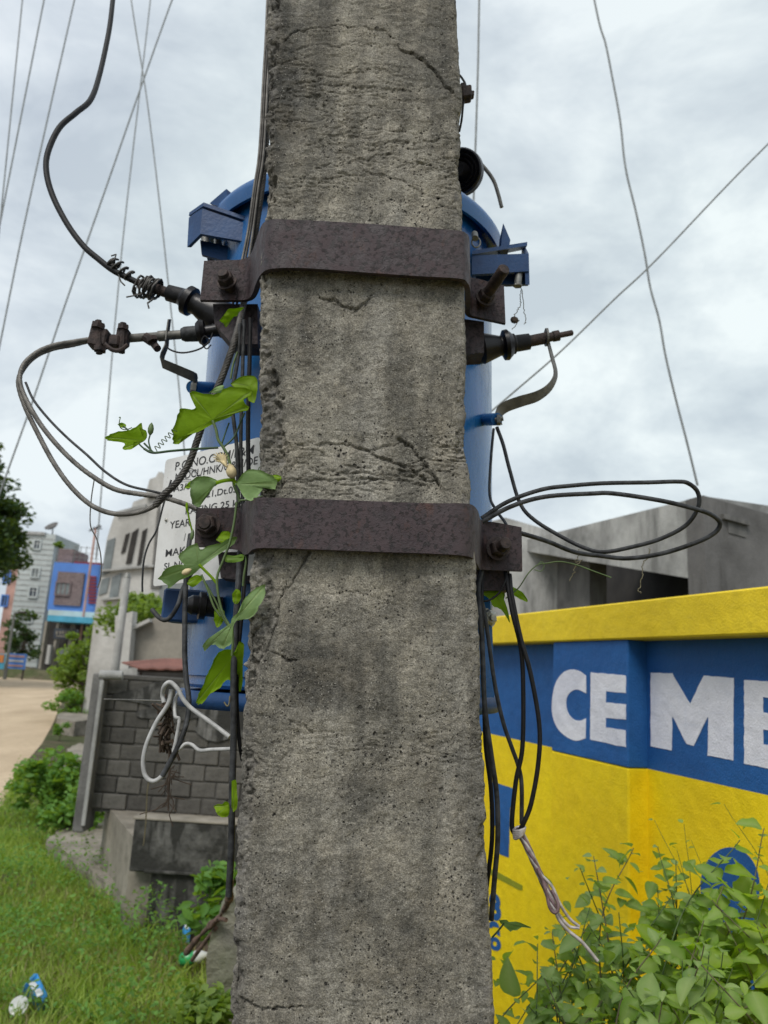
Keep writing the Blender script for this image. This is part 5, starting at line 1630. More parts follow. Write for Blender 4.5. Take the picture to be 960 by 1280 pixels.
# slim street pole before the tower
sp = thing('street_lamp', 'slim grey street pole before the pale tower', 'street lamp', (P(9, 830, 43.5).x, 43.5, 0))
x_ = P(13, 800, 43.5).x
g = MB(); g.tube([(x_, 43.5, -.1), (x_, 43.5, P(16, 766, 43.5).z)], [.09, .06], 8); g.build('pole', MT['galv'], sp)
g = MB(); g.tube([(x_, 43.5, P(16, 767, 43.5).z), (x_+.5, 43.2, P(16, 765, 43.5).z)], .035, 6); g.box((x_+.6, 43.2, P(16, 765, 43.5).z), Vector((.16, 0, 0)), Vector((0, .08, 0)), Vector((0, 0, .04))); g.build('lamp_head', MT['bolt'], sp)

# white gabled building
WB_ = thing('gabled_building', 'whitewashed building with stepped gable and tall dark slots behind the cable loop', 'building', (P(160, 820, 19).x, 19, 0))
Yg = 19
def py(pl, Y, back, mat, name, parent):
    g = MB(); g.prism([P(a, b, Y) for a, b in pl], (0, back, 0))
    return g.build(name, mat, parent, fix=True)
py([(206, 596), (203, 590), (198, 590), (195, 596), (187, 599), (184, 610), (181, 622), (167, 627), (163, 637), (145, 640), (141, 650), (134, 672), (119, 762), (108, 850), (100, 912), (182, 918), (190, 850), (199, 740)], Yg, 4, MT['whitebld'], 'wall', WB_)
py([(184, 622), (206, 618), (206, 614), (182, 618)], Yg-.12, .12, MT['bgrey_l'], 'cornice', WB_)
py([(145, 643), (182, 634), (182, 630), (146, 639)], Yg-.10, .12, MT['bgrey_l'], 'cornice', WB_)
py([(196, 640), (208, 600), (212, 600), (200, 735), (188, 735)], Yg-.06, .2, MT['bgrey_m'], 'side_strip', WB_)
for pl in ([(165, 666), (173, 660), (164, 704), (157, 705)], [(157, 668), (162, 666), (156, 690), (151, 692)], [(178, 664), (184, 660), (176, 705), (171, 707)]):
    py(pl, Yg-.03, .1, MT['dark'], 'window_slot', WB_)
for pl in ([(134, 676), (144, 672), (137, 716), (126, 720)], [(127, 724), (137, 722), (133, 741), (123, 744)], [(140, 722), (152, 716), (147, 745), (136, 748)]):
    py(pl, Yg-.03, .1, MT['glassg'], 'window', WB_)
for y_ in (712, 748):
    py([(126, y_), (192, y_-6), (192, y_-3.5), (126, y_+2.5)], Yg-.14, .12, MT['bgrey_l'], 'ledge', WB_)
# small beige house, rusted awning, grey lamp pole
bh = thing('small_house', 'small beige house with dark window behind the block wall', 'building', (P(195, 840, 13).x, 13, 0))
py([(150, 792), (186, 776), (200, 768), (290, 770), (285, 955), (140, 955)], 13, 3, MT['beige'], 'wall', bh)
py([(158, 799), (167, 797), (165, 824), (156, 825)], 12.96, .05, MT['dark'], 'window', bh)
py([(146, 792), (186, 773), (187, 777), (147, 796)], 12.8, .3, MT['whitebld'], 'roof_edge', bh)
py([(144, 770), (166, 764), (158, 860), (146, 955), (132, 955), (142, 860)], 12.7, .25, MT['whitebld'], 'gate_pillar', bh)
py([(143, 838), (172, 834), (160, 960), (128, 960)], 12.4, .25, MT['bgrey_l'], 'step_wall', bh)
py([(170, 836), (300, 836), (300, 955), (160, 955)], 12.9, .05, MT['dark'], 'awning_shade', bh)  # dark panel added for the shade under the awning, no opening
aw = thing('rusty_awning', 'rust red sheet metal awning above the block wall', 'awning', P(195, 832, 11))
g = MB()
n_ = 14
top = [P(152+i*(300-152)/n_, 829-5*min(1, i/5)+.6*i/5, 11.8) for i in range(n_+1)]
bot = [P(172+i*(300-172)/n_, 836+.2*i+(1.2 if i % 2 else 0), 10.6) for i in range(n_+1)]
g.ribbon(top, bot, .02, False)
g.build('sheet', MT['rustsheet'], aw)
g = MB(); g.tube([P(172, 838, 10.7), P(300, 840, 10.7)], .025, 6); g.build('beam', MT['bolt'], aw)
for a in (176, 290):
    q_ = P(a, 838, 10.7)
    g = MB(); g.tube([q_, (q_.x, q_.y, 0)], .025, 6); g.build('post', MT['bolt'], aw)
lp = thing('utility_pole', 'pale grey steel pole leaning before the whitewashed building', 'pole', (P(142, 850, 11).x, 11, 0))
g = MB(); q_ = P(150, 790, 11)
g.tube([(q_.x, 11, -.1), (q_.x+.0, 11, P(155, 722, 11).z)], [.062, .052], 14)
g.build('shaft', MT['bgrey_l'], lp)
g = MB(); g.tube([(q_.x, 11, P(155, 722, 11).z), (q_.x, 11, P(155, 716, 11).z)], [.058, .03], 14); g.build('cap', MT['galv'], lp)

# ================================================================== BLOCK WALL, SLAB, LOW WALL
Yw = 6.2
zs_ = P(200, 1016, Yw).z
ztw = P(200, 852, Yw).z
bw = thing('block_wall', 'sooty grey concrete block wall on a slab left of the pole', 'wall', (P(200, 1016, Yw).x, Yw, zs_))
xw0 = P(121, 930, Yw).x
xw1 = P(430, 930, Yw).x
g = MB(); g.abox(xw0, xw1, Yw+.009, Yw+.14, zs_-.02, ztw); g.build('mortar_core', MT['mortar'], bw)
bh_, bw_ = (ztw-zs_)/8, .19
proto = []
for v in range(5):
    g = MB(); g.box((0, 0, 0), Vector((bw_/2-.0045, 0, 0)), Vector((0, .05, 0)), Vector((0, 0, bh_/2-.0045)), .004+.002*random.random())
    me = g.mesh('brick'); me.materials.append(MT['block']); proto.append(me)
for r_i in range(8):
    x = xw0 + (.0 if r_i % 2 else -.095)
    while x < xw1-.02:
        l_ = max(x, xw0); rgt = min(x+bw_, xw1)
        o = bpy.data.objects.new('brick', random.choice(proto))
        COL.objects.link(o); o.parent = bw
        o.location = Vector(((l_+rgt)/2, Yw+.048+random.uniform(-.010, .006), zs_+bh_*(r_i+.5)))-bw.location
        o.scale = ((rgt-l_)/bw_*random.uniform(.95, 1.02), 1, random.uniform(.93, 1.03))
        o.rotation_euler = (random.gauss(0, .015), random.gauss(0, .014), random.gauss(0, .018))
        x += bw_
g = MB(); g.abox(xw0, xw1, Yw-.005, Yw+.15, ztw, ztw+.035, .006); g.build('plaster_top', MT['mortar'], bw)
g = MB()
for (a_, b_, c__, d__) in ((150, 853, 300, 884), (175, 880, 250, 902), (240, 884, 330, 925)):
    o_ = [((a_+c__)/2+(c__-a_)/2*math.cos(t)*(1+.18*math.sin(3*t+a_)), (b_+d__)/2+(d__-b_)/2*math.sin(t)*(1+.2*math.sin(5*t+b_))) for t in [i*math.pi/12 for i in range(24)]]
    g.prism([P(q0, q1, Yw-.012-.001*a_/100) for q0, q1 in o_], (0, .03, 0))
g.build('plaster_patch', MT['lowwall'], bw, fix=True)
pr_ = thing('wall_pier', 'upright concrete pier with a pale strip painting its lit edge, ending the block wall', 'pier', (P(113, 1000, 6.15).x, 6.1, zs_-.1))
xa, xb = P(105.5, 930, 6.1).x, P(121.5, 930, 6.1).x
zp = P(128, 842, 6.1).z
g = MB(); g.abox(xa, xb-.012, 6.08, 6.30, zs_-.15, zp, .008); g.build('shaft', MT['bgrey_m'], pr_)
g = MB(); g.abox(xb-.030, xb, 6.06, 6.079, zs_-.1, zp-.05, .006); g.build('lit_edge_strip', MT['bgrey_l'], pr_)  # light along the pier's edge painted as a paler strip
g = MB(); g.tube([(xb-.05, 6.1, zp-.01), (xb+.12, 6.12, zp-.005)], .035, 8); g.build('plaster_lump', MT['bgrey_l'], pr_)
# slab behind the low wall
YL = 5.25
zlw = P(200, 1026, YL).z
g = MB()
a, b, c_, d = P(131, 1018, Yw+.2), P(168, 1032, YL+.10), P(440, 1032, YL+.10), P(440, 1018, Yw+.2)
pts = [Vector((q.x, q.y, zs_)) for q in (a, b, c_, d)]
g.prism(pts, (0, 0, -zs_-.2))
o = g.build('concrete_slab', MT['slab'], fix=True); tag(o, kind='structure')
lw = thing('low_wall', 'low mould blackened concrete wall in front of the block wall', 'wall', (P(220, 1130, YL).x, YL, 0))
xl0 = P(163, 1070, YL).x
zled = P(240, 1094, YL).z
g = MB(); g.abox(xl0, xw1, YL, YL+.13, zled, zlw, .008); g.build('upper_face', MT['lowwall'], lw)
g = MB(); g.abox(xl0+.14, xw1, YL+.02, YL+.12, -.2, zled); g.build('lower_face', MT['lowwall'], lw)
g = MB(); g.abox(xl0+.10, xw1, YL-.018, YL-.001, zled, zled+.018, .005); g.build('ledge', MT['lowwall'], lw)
g = MB(); g.abox(xl0-.012, xw1, YL-.006, YL+.136, zlw, zlw+.014, .004); g.build('pale_top', MT['slab'], lw)  # top strip in paler concrete than the faces
def lump(name, label, cat, pl, Y, back, mat, seed=0, amp=.02, kind=None, horizontal=None):
    import bmesh
    g = MB()
    if horizontal is not None:
        g.prism([G(a, b, horizontal) for a, b in pl], (0, 0, -back))
    else:
        g.prism([P(a, b, Y) for a, b in pl], (0, back, 0))
    me = g.mesh(name)
    bm = bmesh.new(); bm.from_mesh(me)
    bmesh.ops.recalc_face_normals(bm, faces=bm.faces)
    bmesh.ops.triangulate(bm, faces=bm.faces)
    for _ in range(4):
        lim = max(.03, amp)
        es = [e for e in bm.edges if e.calc_length() > lim*1.6]
        if not es or len(bm.verts) > 6000: break
        bmesh.ops.subdivide_edges(bm, edges=es, cuts=1, use_grid_fill=False)
        bmesh.ops.triangulate(bm, faces=[f for f in bm.faces if len(f.verts) > 3])
    bm.normal_update()
    vs = np.array([tuple(v.co) for v in bm.verts]); ns = [v.normal.copy() for v in bm.verts]
    d = (fbm(vs[:, 0]*9+seed, vs[:, 1]*9, vs[:, 2]*9, 4)-.5)*2*amp
    for v, n_, k_ in zip(bm.verts, ns, d): v.co += n_*float(k_)
    bm.to_mesh(me); bm.free()
    me.materials.append(mat)
    o = bpy.data.objects.new(name, me); COL.objects.link(o)
    c = sum((v.co for v in me.vertices), Vector())/len(me.vertices)
    me.transform(Matrix.Translation(-c)); o.location = c
    return tag(o, label, cat, None, kind)
lump('broken_concrete', 'broken sandy concrete apron sloping down beside the low wall', 'concrete', [(60, 1050), (80, 1028), (104, 1020), (134, 1020), (152, 1040), (166, 1066), (158, 1096), (144, 1106), (124, 1096), (104, 1078), (84, 1066)], 0, .6, MT['slab'], 3, .035, horizontal=.15)
lump('culvert_slab', 'pale flat drain cover slab by the road, farthest of three', 'slab', [(72, 893), (80, 889), (112, 892), (110, 900), (94, 902), (72, 898)], 0, .45, MT['slab'], 5, .02, horizontal=.3)
lump('culvert_slab', 'broken drain cover slab by the road, middle of three', 'slab', [(84, 936), (100, 928), (108, 930), (106, 950), (90, 950)], 0, .25, MT['beige'], 6, .03, horizontal=.18)
lump('culvert_slab', 'pale drain cover slab among the weeds, nearest of three', 'slab', [(60, 964), (70, 957), (102, 955), (101, 969), (78, 972), (62, 970)], 0, .12, MT['slab'], 7, .03, horizontal=.22)
# ditch between grass and wall
g = MB(); dp = [G(a, b, .006) for a, b in [(196, 1135), (240, 1128), (330, 1128), (330, 1215), (262, 1200), (238, 1190), (214, 1168)]]
g.add(dp, [tuple(range(len(dp)))])
o = g.build('ditch', MT['debris']); tag(o, kind='structure')  # flat sheet, the pit's shade is put into its dark colour
lump('concrete_lump', 'mossy broken concrete lump standing beside the pole foot', 'rubble', [(258, 1180), (266, 1150), (282, 1128), (300, 1120), (330, 1130), (330, 1330), (266, 1300), (256, 1240)], 3.3, .35, MT['rock'], 9, .035)
g = MB(); g.tube(path([(232, 1192, 3.6), (248, 1172, 3.5), (262, 1158, 3.35), (275, 1145, 3.25), (286, 1125, 3.1), (290, 1100, 3.0)], 5), [.011+.004*math.sin(i*.7)+.003*math.sin(i*1.9) for i in range(26)], 8)
g.tube(path([(240, 1200, 3.5), (256, 1178, 3.4), (270, 1160, 3.3)], 5), .009, 8)
g.tube(path([(262, 1160, 3.3), (272, 1149, 3.25), (283, 1150, 3.2)], 5), .008, 7)
o = g.build('root', MT['root']); tag(o, 'brown woody root crossing the rubble at the pole foot', 'root')

# ------------------------------------------------------------------ litter
def crumple(name, label, cat, poly, mat, parts=(), hgt=.03):
    t = thing(name, label, cat, G(*poly[0]))
    g = MB()
    c = sum((G(a, b, .05) for a, b in poly), Vector())/len(poly)
    n_ = len(poly)
    top = [G(a, b, .055+hgt*random.random()) for a, b in poly]
    lowp = [Vector((q.x, q.y, .03)) for q in top]
    mid = c+Vector((0, 0, hgt*1.4))
    g.add([mid]+top+lowp, [(0, 1+i, 1+(i+1) % n_) for i in range(n_)]+[(1+i, 1+n_+i, 1+n_+(i+1) % n_, 1+(i+1) % n_) for i in range(n_)]+[tuple(range(2*n_, n_, -1))])
    g.build('film', mat, t)
    for pl, m2 in parts:
        g = MB()
        pts = [G(a, b, .055+hgt*1.2+.02) for a, b in pl]
        g.prism(pts, (0, 0, -.004))
        g.build('printed_panel', m2, t)
crumple('snack_packet', 'crumpled blue and white plastic packet lying in the grass', 'litter', [(28, 1234), (34, 1226), (42, 1217), (47, 1226), (59, 1243), (56, 1250), (49, 1253), (44, 1245), (38, 1236)], MT['plasticblue'], [([(36, 1229), (43, 1226), (48, 1233), (41, 1237)], MT['plasticwhite']), ([(43, 1237), (50, 1235), (54, 1242), (47, 1246)], MT['plasticwhite'])], .05)
cu_ = thing('paper_cup', 'crushed white paper cup lying below the blue packet', 'cup', G(27, 1272))
cb, ca = G(27, 1262, .05), Vector((.08, -.75, .5)).normalized()
g = MB(); g.lathe(cb, ca, [(0, .026), (.004, .030), (.06, .038), (.064, .041), (.066, .037), (.012, .026)], 24); g.build('cup_body', MT['plasticwhite'], cu_)
g = MB(); g.lathe(cb+ca*.062, ca, [(0, .0405), (.003, .043), (.006, .0405)], 24); g.build('rim', MT['plasticwhite'], cu_)
crumple('plastic_bag', 'small blue and white plastic bag down in the ditch', 'litter', [(228, 1162), (234, 1150), (240, 1152), (238, 1164), (231, 1168)], MT['plasticblue'], [([(231, 1155), (236, 1153), (236, 1160), (231, 1161)], MT['plasticwhite'])], .06)
bt = thing('crushed_bottle', 'crushed green and white plastic bottle among rubble by the ditch', 'litter', G(228, 1198, .05))
g = MB(); g.lathe(G(224, 1200, .06), Vector((1, .1, .2)), [(0, .02), (.01, .034), (.06, .036), (.08, .030)], 14); g.build('label_band', MT['plasticgreen'], bt)
g = MB(); g.lathe(G(224, 1200, .06)+Vector((1, .1, .2)).normalized()*.081, Vector((1, .1, .2)), [(0, .030), (.03, .034), (.07, .014), (.09, .013)], 14); g.build('bottle_neck', MT['plasticwhite'], bt)

# ================================================================== VEGETATION
def blades(name, pts, hmin, hmax, wd, mat, label=None, cat=None, kind='stuff', lean=.6, parent=None):
    """curved grass blades at the given ground points (array n x 3)"""
    n = len(pts)
    h = rng.uniform(hmin, hmax, n)
    a = rng.uniform(0, 2*np.pi, n)
    l = rng.uniform(.1, lean, n)*h
    dx, dy = np.cos(a), np.sin(a)
    b = rng.uniform(0, 2*np.pi, n)
    wx_, wy_ = np.cos(b)*wd/2, np.sin(b)*wd/2
    V = np.zeros((n, 5, 3))
    V[:, 0] = pts + np.stack([wx_, wy_, 0*h], 1)
    V[:, 1] = pts - np.stack([wx_, wy_, 0*h], 1)
    mid = pts + np.stack([dx*l*.35, dy*l*.35, h*.6], 1)
    V[:, 2] = mid - np.stack([wx_, wy_, 0*h], 1)*.8
    V[:, 3] = mid + np.stack([wx_, wy_, 0*h], 1)*.8
    V[:, 4] = pts + np.stack([dx*l, dy*l, h], 1)
    base_ = np.arange(n)[:, None]*5
    q = np.concatenate([base_+np.array([0, 1, 2, 3])], 1)
    t = base_+np.array([3, 2, 4])
    return V.reshape(-1, 3), q, t
def np_mesh(name, V, quads, tris, mat, parent=None, label=None, cat=None, kind=None, group=None):
    me = bpy.data.meshes.new(name)
    c = V.mean(0)
    V = V-c
    me.vertices.add(len(V)); me.vertices.foreach_set('co', V.ravel().astype(np.float32))
    nq, ntr = (0 if quads is None else len(quads)), (0 if tris is None else len(tris))
    li = np.concatenate([(quads.ravel() if nq else np.zeros(0, int)), (tris.ravel() if ntr else np.zeros(0, int))]).astype(np.int32)
    me.loops.add(len(li)); me.loops.foreach_set('vertex_index', li)
    me.polygons.add(nq+ntr)
    ls = np.concatenate([np.arange(nq)*4, nq*4+np.arange(ntr)*3]).astype(np.int32)
    me.polygons.foreach_set('loop_start', ls)
    me.update(calc_edges=True)
    me.materials.append(mat)
    o = bpy.data.objects.new(name, me); COL.objects.link(o)
    pl = Vector((0, 0, 0))
    if parent: o.parent = parent; pl = parent.location
    o.location = Vector(c)-pl
    return tag(o, label, cat, group, kind)
def pxof(x, y, z):
    c = y*fw.y+(z-H)*fw.z
    return 480+F*(x*CR.x+y*CR.y+(z-H)*CR.z)/c, 640-F*(x*CU.x+y*CU.y+(z-H)*CU.z)/c
def inpoly(px, py_, poly):
    ins = np.zeros(len(px), bool)
    j = len(poly)-1
    for i in range(len(poly)):
        xi, yi = poly[i]; xj, yj = poly[j]
        with np.errstate(divide='ignore', invalid='ignore'):
            c = ((yi > py_) != (yj > py_)) & (px < (xj-xi)*(py_-yi)/(yj-yi+1e-9)+xi)
        ins ^= c
        j = i
    return ins
verge = [(-60, 1020), (0, 1008), (25, 962), (50, 930), (70, 1000), (78, 1040), (120, 1080), (150, 1104), (190, 1120), (204, 1150), (235, 1196), (262, 1215), (285, 1260), (310, 1500), (-90, 1500)]
def scatter(n, poly, zz=0.0, ymin=2.0, ymax=11.0, xmin=-7, xmax=.2):
    x = rng.uniform(xmin, xmax, n*4); y = ymin*(ymax/ymin)**rng.random(n*4)
    a, b = pxof(x, y, np.zeros_like(x))
    k_ = inpoly(a, b, poly)
    return np.stack([x[k_], y[k_], np.full(k_.sum(), zz)], 1)[:n]
gp = scatter(60000, verge)
gh = fbm(gp[:, 0]*2.1, gp[:, 1]*2.1, gp[:, 0]*0, 3, 5)
gp = gp[(gh > .40) | (rng.random(len(gp)) < .35)]
V, q_, t_ = blades('g', gp, .03, .13, .007, None, lean=1.1)
np_mesh('grass', V, q_, t_, MT['grass'], label='short bright green grass covering the verge at lower left', cat='grass', kind='stuff')
dp_ = scatter(26000, verge)
dd = fbm(dp_[:, 0]*2.2, dp_[:, 1]*2.2, dp_[:, 0]*0, 3, 15)
dp_ = dp_[(dd > .46) & (dp_[:, 1] < 6.0)]
V, q_, t_ = blades('g', dp_, .03, .12, .006, None, lean=1.6)
np_mesh('dry_grass', V, q_, t_, MT['drygrass'], label='dry straw coloured blades mixed in the near grass', cat='grass', kind='stuff')
def leafcloud(cen, size, norm_up=.5, asp=.55):
    """rhombic folded leaves at given centres: two triangles along a midrib"""
    n = len(cen)
    d = rng.normal(size=(n, 3)); d[:, 2] *= .5
    d /= np.linalg.norm(d, axis=1)[:, None]
    u = rng.normal(size=(n, 3))*.7; u[:, 2] += norm_up*2
    s = np.cross(d, u); s /= (np.linalg.norm(s, axis=1)[:, None]+1e-9)
    nn = np.cross(s, d)
    sz = (size if np.ndim(size) else np.full(n, size))[:, None]
    V = np.zeros((n, 6, 3))
    V[:, 0] = cen - d*sz*.5
    V[:, 1] = cen - d*sz*.12 + s*sz*asp*.5 + nn*sz*.08
    V[:, 2] = cen + d*sz*.22 + s*sz*asp*.36 + nn*sz*.06
    V[:, 3] = cen + d*sz*.5 - nn*sz*.06
    V[:, 4] = cen + d*sz*.22 - s*sz*asp*.36 + nn*sz*.06
    V[:, 5] = cen - d*sz*.12 - s*sz*asp*.5 + nn*sz*.08
    b = np.arange(n)[:, None]*6
    Q = np.concatenate([b+np.array([0, 1, 2, 3]), b+np.array([0, 3, 4, 5])], 0)
    return V.reshape(-1, 3), Q
# low leafy weeds through the grass
wp_ = scatter(30000, verge)
dn = fbm(wp_[:, 0]*1.6, wp_[:, 1]*1.6, wp_[:, 0]*0, 3, 35)
wp_ = wp_[dn > .46]
hh = rng.random(len(wp_))**.7*(.04+.26*np.clip(fbm(wp_[:, 0]*2.4, wp_[:, 1]*2.4, wp_[:, 0]*0, 2, 39)-.42, 0, 1)*3)
wp_[:, 2] = hh+.01
V, Q = leafcloud(wp_, rng.uniform(.015, .04, len(wp_)), .8)
np_mesh('ground_cover', V, Q, None, MT['weed'], label='low small-leaved weeds spreading through the verge grass', cat='weeds', kind='stuff')

def tree(name, label, cat, cpx, Y, rx, rz, nclump, nper, lsz, mat, clump=.5, squash=1.0, group=None, zc=None, trunk_r=.12, seed=1):
    rs = np.random.default_rng(seed)
    c = P(cpx[0], cpx[1], Y)
    t = thing(name, label, cat, (c.x, Y, 0), group)
    u = rs.normal(size=(nclump, 3)); u /= np.linalg.norm(u, axis=1)[:, None]
    rr = rs.random(nclump)**.4
    cc = np.array([c.x, Y, c.z]) + u*rr[:, None]*np.array([rx, rx*squash, rz])
    pts, cid = [], []
    for i in range(nclump):
        k_ = int(nper*rs.uniform(.5, 1.4))
        s_ = clump*rs.uniform(.6, 1.3)
        v = rs.normal(size=(k_, 3))
        v /= np.linalg.norm(v, axis=1)[:, None]
        v *= (rs.random(k_)**.45)[:, None]
        pts.append(cc[i]+v*s_*np.array([1, 1, .6]))
    pts = np.concatenate(pts)
    pts = pts[pts[:, 2] > .05]
    V, Q = leafcloud(pts, rs.uniform(.6, 1.3, len(pts))*lsz, .5)
    np_mesh('crown', V, Q, None, mat, t, kind=None)
    g = MB()
    b = Vector((c.x, Y, -.05)); tp = Vector((c.x+rx*.05, Y, c.z))
    md = (b+tp)/2+Vector((rx*.06, 0, 0))
    g.tube([b, md, tp], [trunk_r, trunk_r*.75, trunk_r*.35], 9)
    for i in range(0, nclump, max(1, nclump//16)):
        e_ = Vector(cc[i]); k_ = md.lerp(tp, random.uniform(0, .9))
        g.tube([k_, k_.lerp(e_, .5)+Vector((0, 0, -.03*rx)), e_], [trunk_r*.35, trunk_r*.22, trunk_r*.08], 6)
    g.build('trunk', MT['bark'], t)
    return t
tree('broadleaf_tree', 'large dark green tree filling the left edge above the road', 'tree', (-93, 658), 34, 3.9, 5.4, 190, 330, .27, MT['treeleaf'], 1.1, 1, trunk_r=.35, seed=4)
tree('small_tree', 'small dark tree standing against the foot of the pale tower', 'tree', (30, 797), 48, 1.1, 1.5, 26, 90, .22, MT['treeleaf'], .5, 1, seed=5, trunk_r=.08)
tree('roadside_bush', 'light green bushy tree before the dark shop front', 'tree', (108, 832), 21, .78, 1.25, 46, 130, .11, MT['bushleaf'], .30, 1, seed=6, trunk_r=.06)
tree('leafy_tree', 'leafy green tree showing between the gabled building and tank', 'tree', (200, 770), 15.5, 1.1, .55, 36, 110, .12, MT['bushleaf'], .32, .6, seed=7, trunk_r=.07)
tree('roof_plant', 'small round potted plant on the roof beside the pale tower', 'plant', (73, 682), 58.5, .35, .35, 8, 40, .2, MT['bushleaf'], .25, 1, seed=8, trunk_r=.04)
tree('roadside_bush', 'small dark bush low at the foot of the light green tree', 'bush', (95, 880), 19, .75, .3, 20, 80, .08, MT['weed'], .18, .5, seed=9, trunk_r=.03)
tree('roadside_bush', 'grassy tuft beside the farthest drain cover slab', 'bush', (76, 910), 15.5, .16, .16, 10, 60, .05, MT['weed'], .08, .5, seed=10, trunk_r=.01)
tree('verge_bush', 'lush clump of broad leaved weeds at the road edge', 'bush', (58, 980), 8.2, .34, .36, 40, 42, .085, MT['weed'], .13, 1, seed=11, trunk_r=.015)
tree('verge_bush', 'dark leafy weeds in the corner before the wall pier', 'bush', (92, 1012), 7.4, .26, .22, 26, 40, .075, MT['weed'], .12, 1, seed=12, trunk_r=.015)
tree('ditch_bush', 'green leafy bush between low wall and pole', 'bush', (275, 1125), 4.5, .17, .2, 24, 34, .075, MT['weed'], .10, 1, seed=13, trunk_r=.012)
wq_ = scatter(9000, [(48, 1082), (80, 1078), (110, 1092), (145, 1112), (180, 1112), (200, 1128), (222, 1168), (245, 1205), (200, 1225), (150, 1190), (90, 1150), (50, 1120)])
hq = fbm(wq_[:, 0]*5, wq_[:, 1]*5, wq_[:, 0]*0, 3, 55)
wq_[:, 2] = rng.random(len(wq_))**.6*np.clip(hq-.22, 0, 1)*.62+.02
V, Q = leafcloud(wq_, rng.uniform(.015, .036, len(wq_)), .8)
np_mesh('ground_cover', V, Q, None, MT['weed'], label='ragged knee high weeds growing against the broken concrete apron', cat='weeds', kind='stuff')
tree('verge_bush', 'bright yellow green weed patch at the very foot of the pole', 'bush', (255, 1268), 2.9, .10, .07, 18, 34, .045, MT['bushleaf'], .06, 1, seed=15, trunk_r=.006)

# ---- shrubs before the painted wall: stems with single leaves
def leafmesh(nm, ln, wd, mat, fold=.25, droop=.2, lob=0):
    """ovate blade with midrib, folded and drooping, thin back face"""
    k_ = 7
    vs, vein = [], []
    for i in range(k_+1):
        t = i/k_
        w_ = wd*.5*(math.sin(math.pi*min(1, t**.75))**.8)*(1-.15*t)
        if lob: w_ *= 1+.22*math.sin(t*math.pi*lob)
        zc_ = -droop*ln*t*t
        x = ln*t
        vs += [(x, -w_, zc_+fold*w_), (x, 0, zc_), (x, w_, zc_+fold*w_)]
        vein += [0, 1, 0]
    fs = []
    for i in range(k_):
        a = 3*i
        fs += [(a, a+3, a+4, a+1), (a+1, a+4, a+5, a+2)]
    me = bpy.data.meshes.new(nm)
    me.from_pydata(vs, [], fs)
    me.polygons.foreach_set('use_smooth', [True]*len(fs))
    at = me.attributes.new('vein', 'FLOAT', 'POINT'); at.data.foreach_set('value', [float(v) for v in vein])
    me.materials.append(mat)
    return me
LM = [leafmesh('leaf', .048, .034, MT['sleafg'], .3, .25), leafmesh('leaf', .040, .026, MT['sleaf'], .35, .15), leafmesh('leaf', .058, .04, MT['sleafg'], .2, .35), leafmesh('leaf', .032, .02, MT['sleaf'], .4, .1)]
LB = [leafmesh('leaf', .075, .062, MT['sleaf'], .22, .3, 3), leafmesh('leaf', .06, .05, MT['vleaf'], .2, .2, 3)]
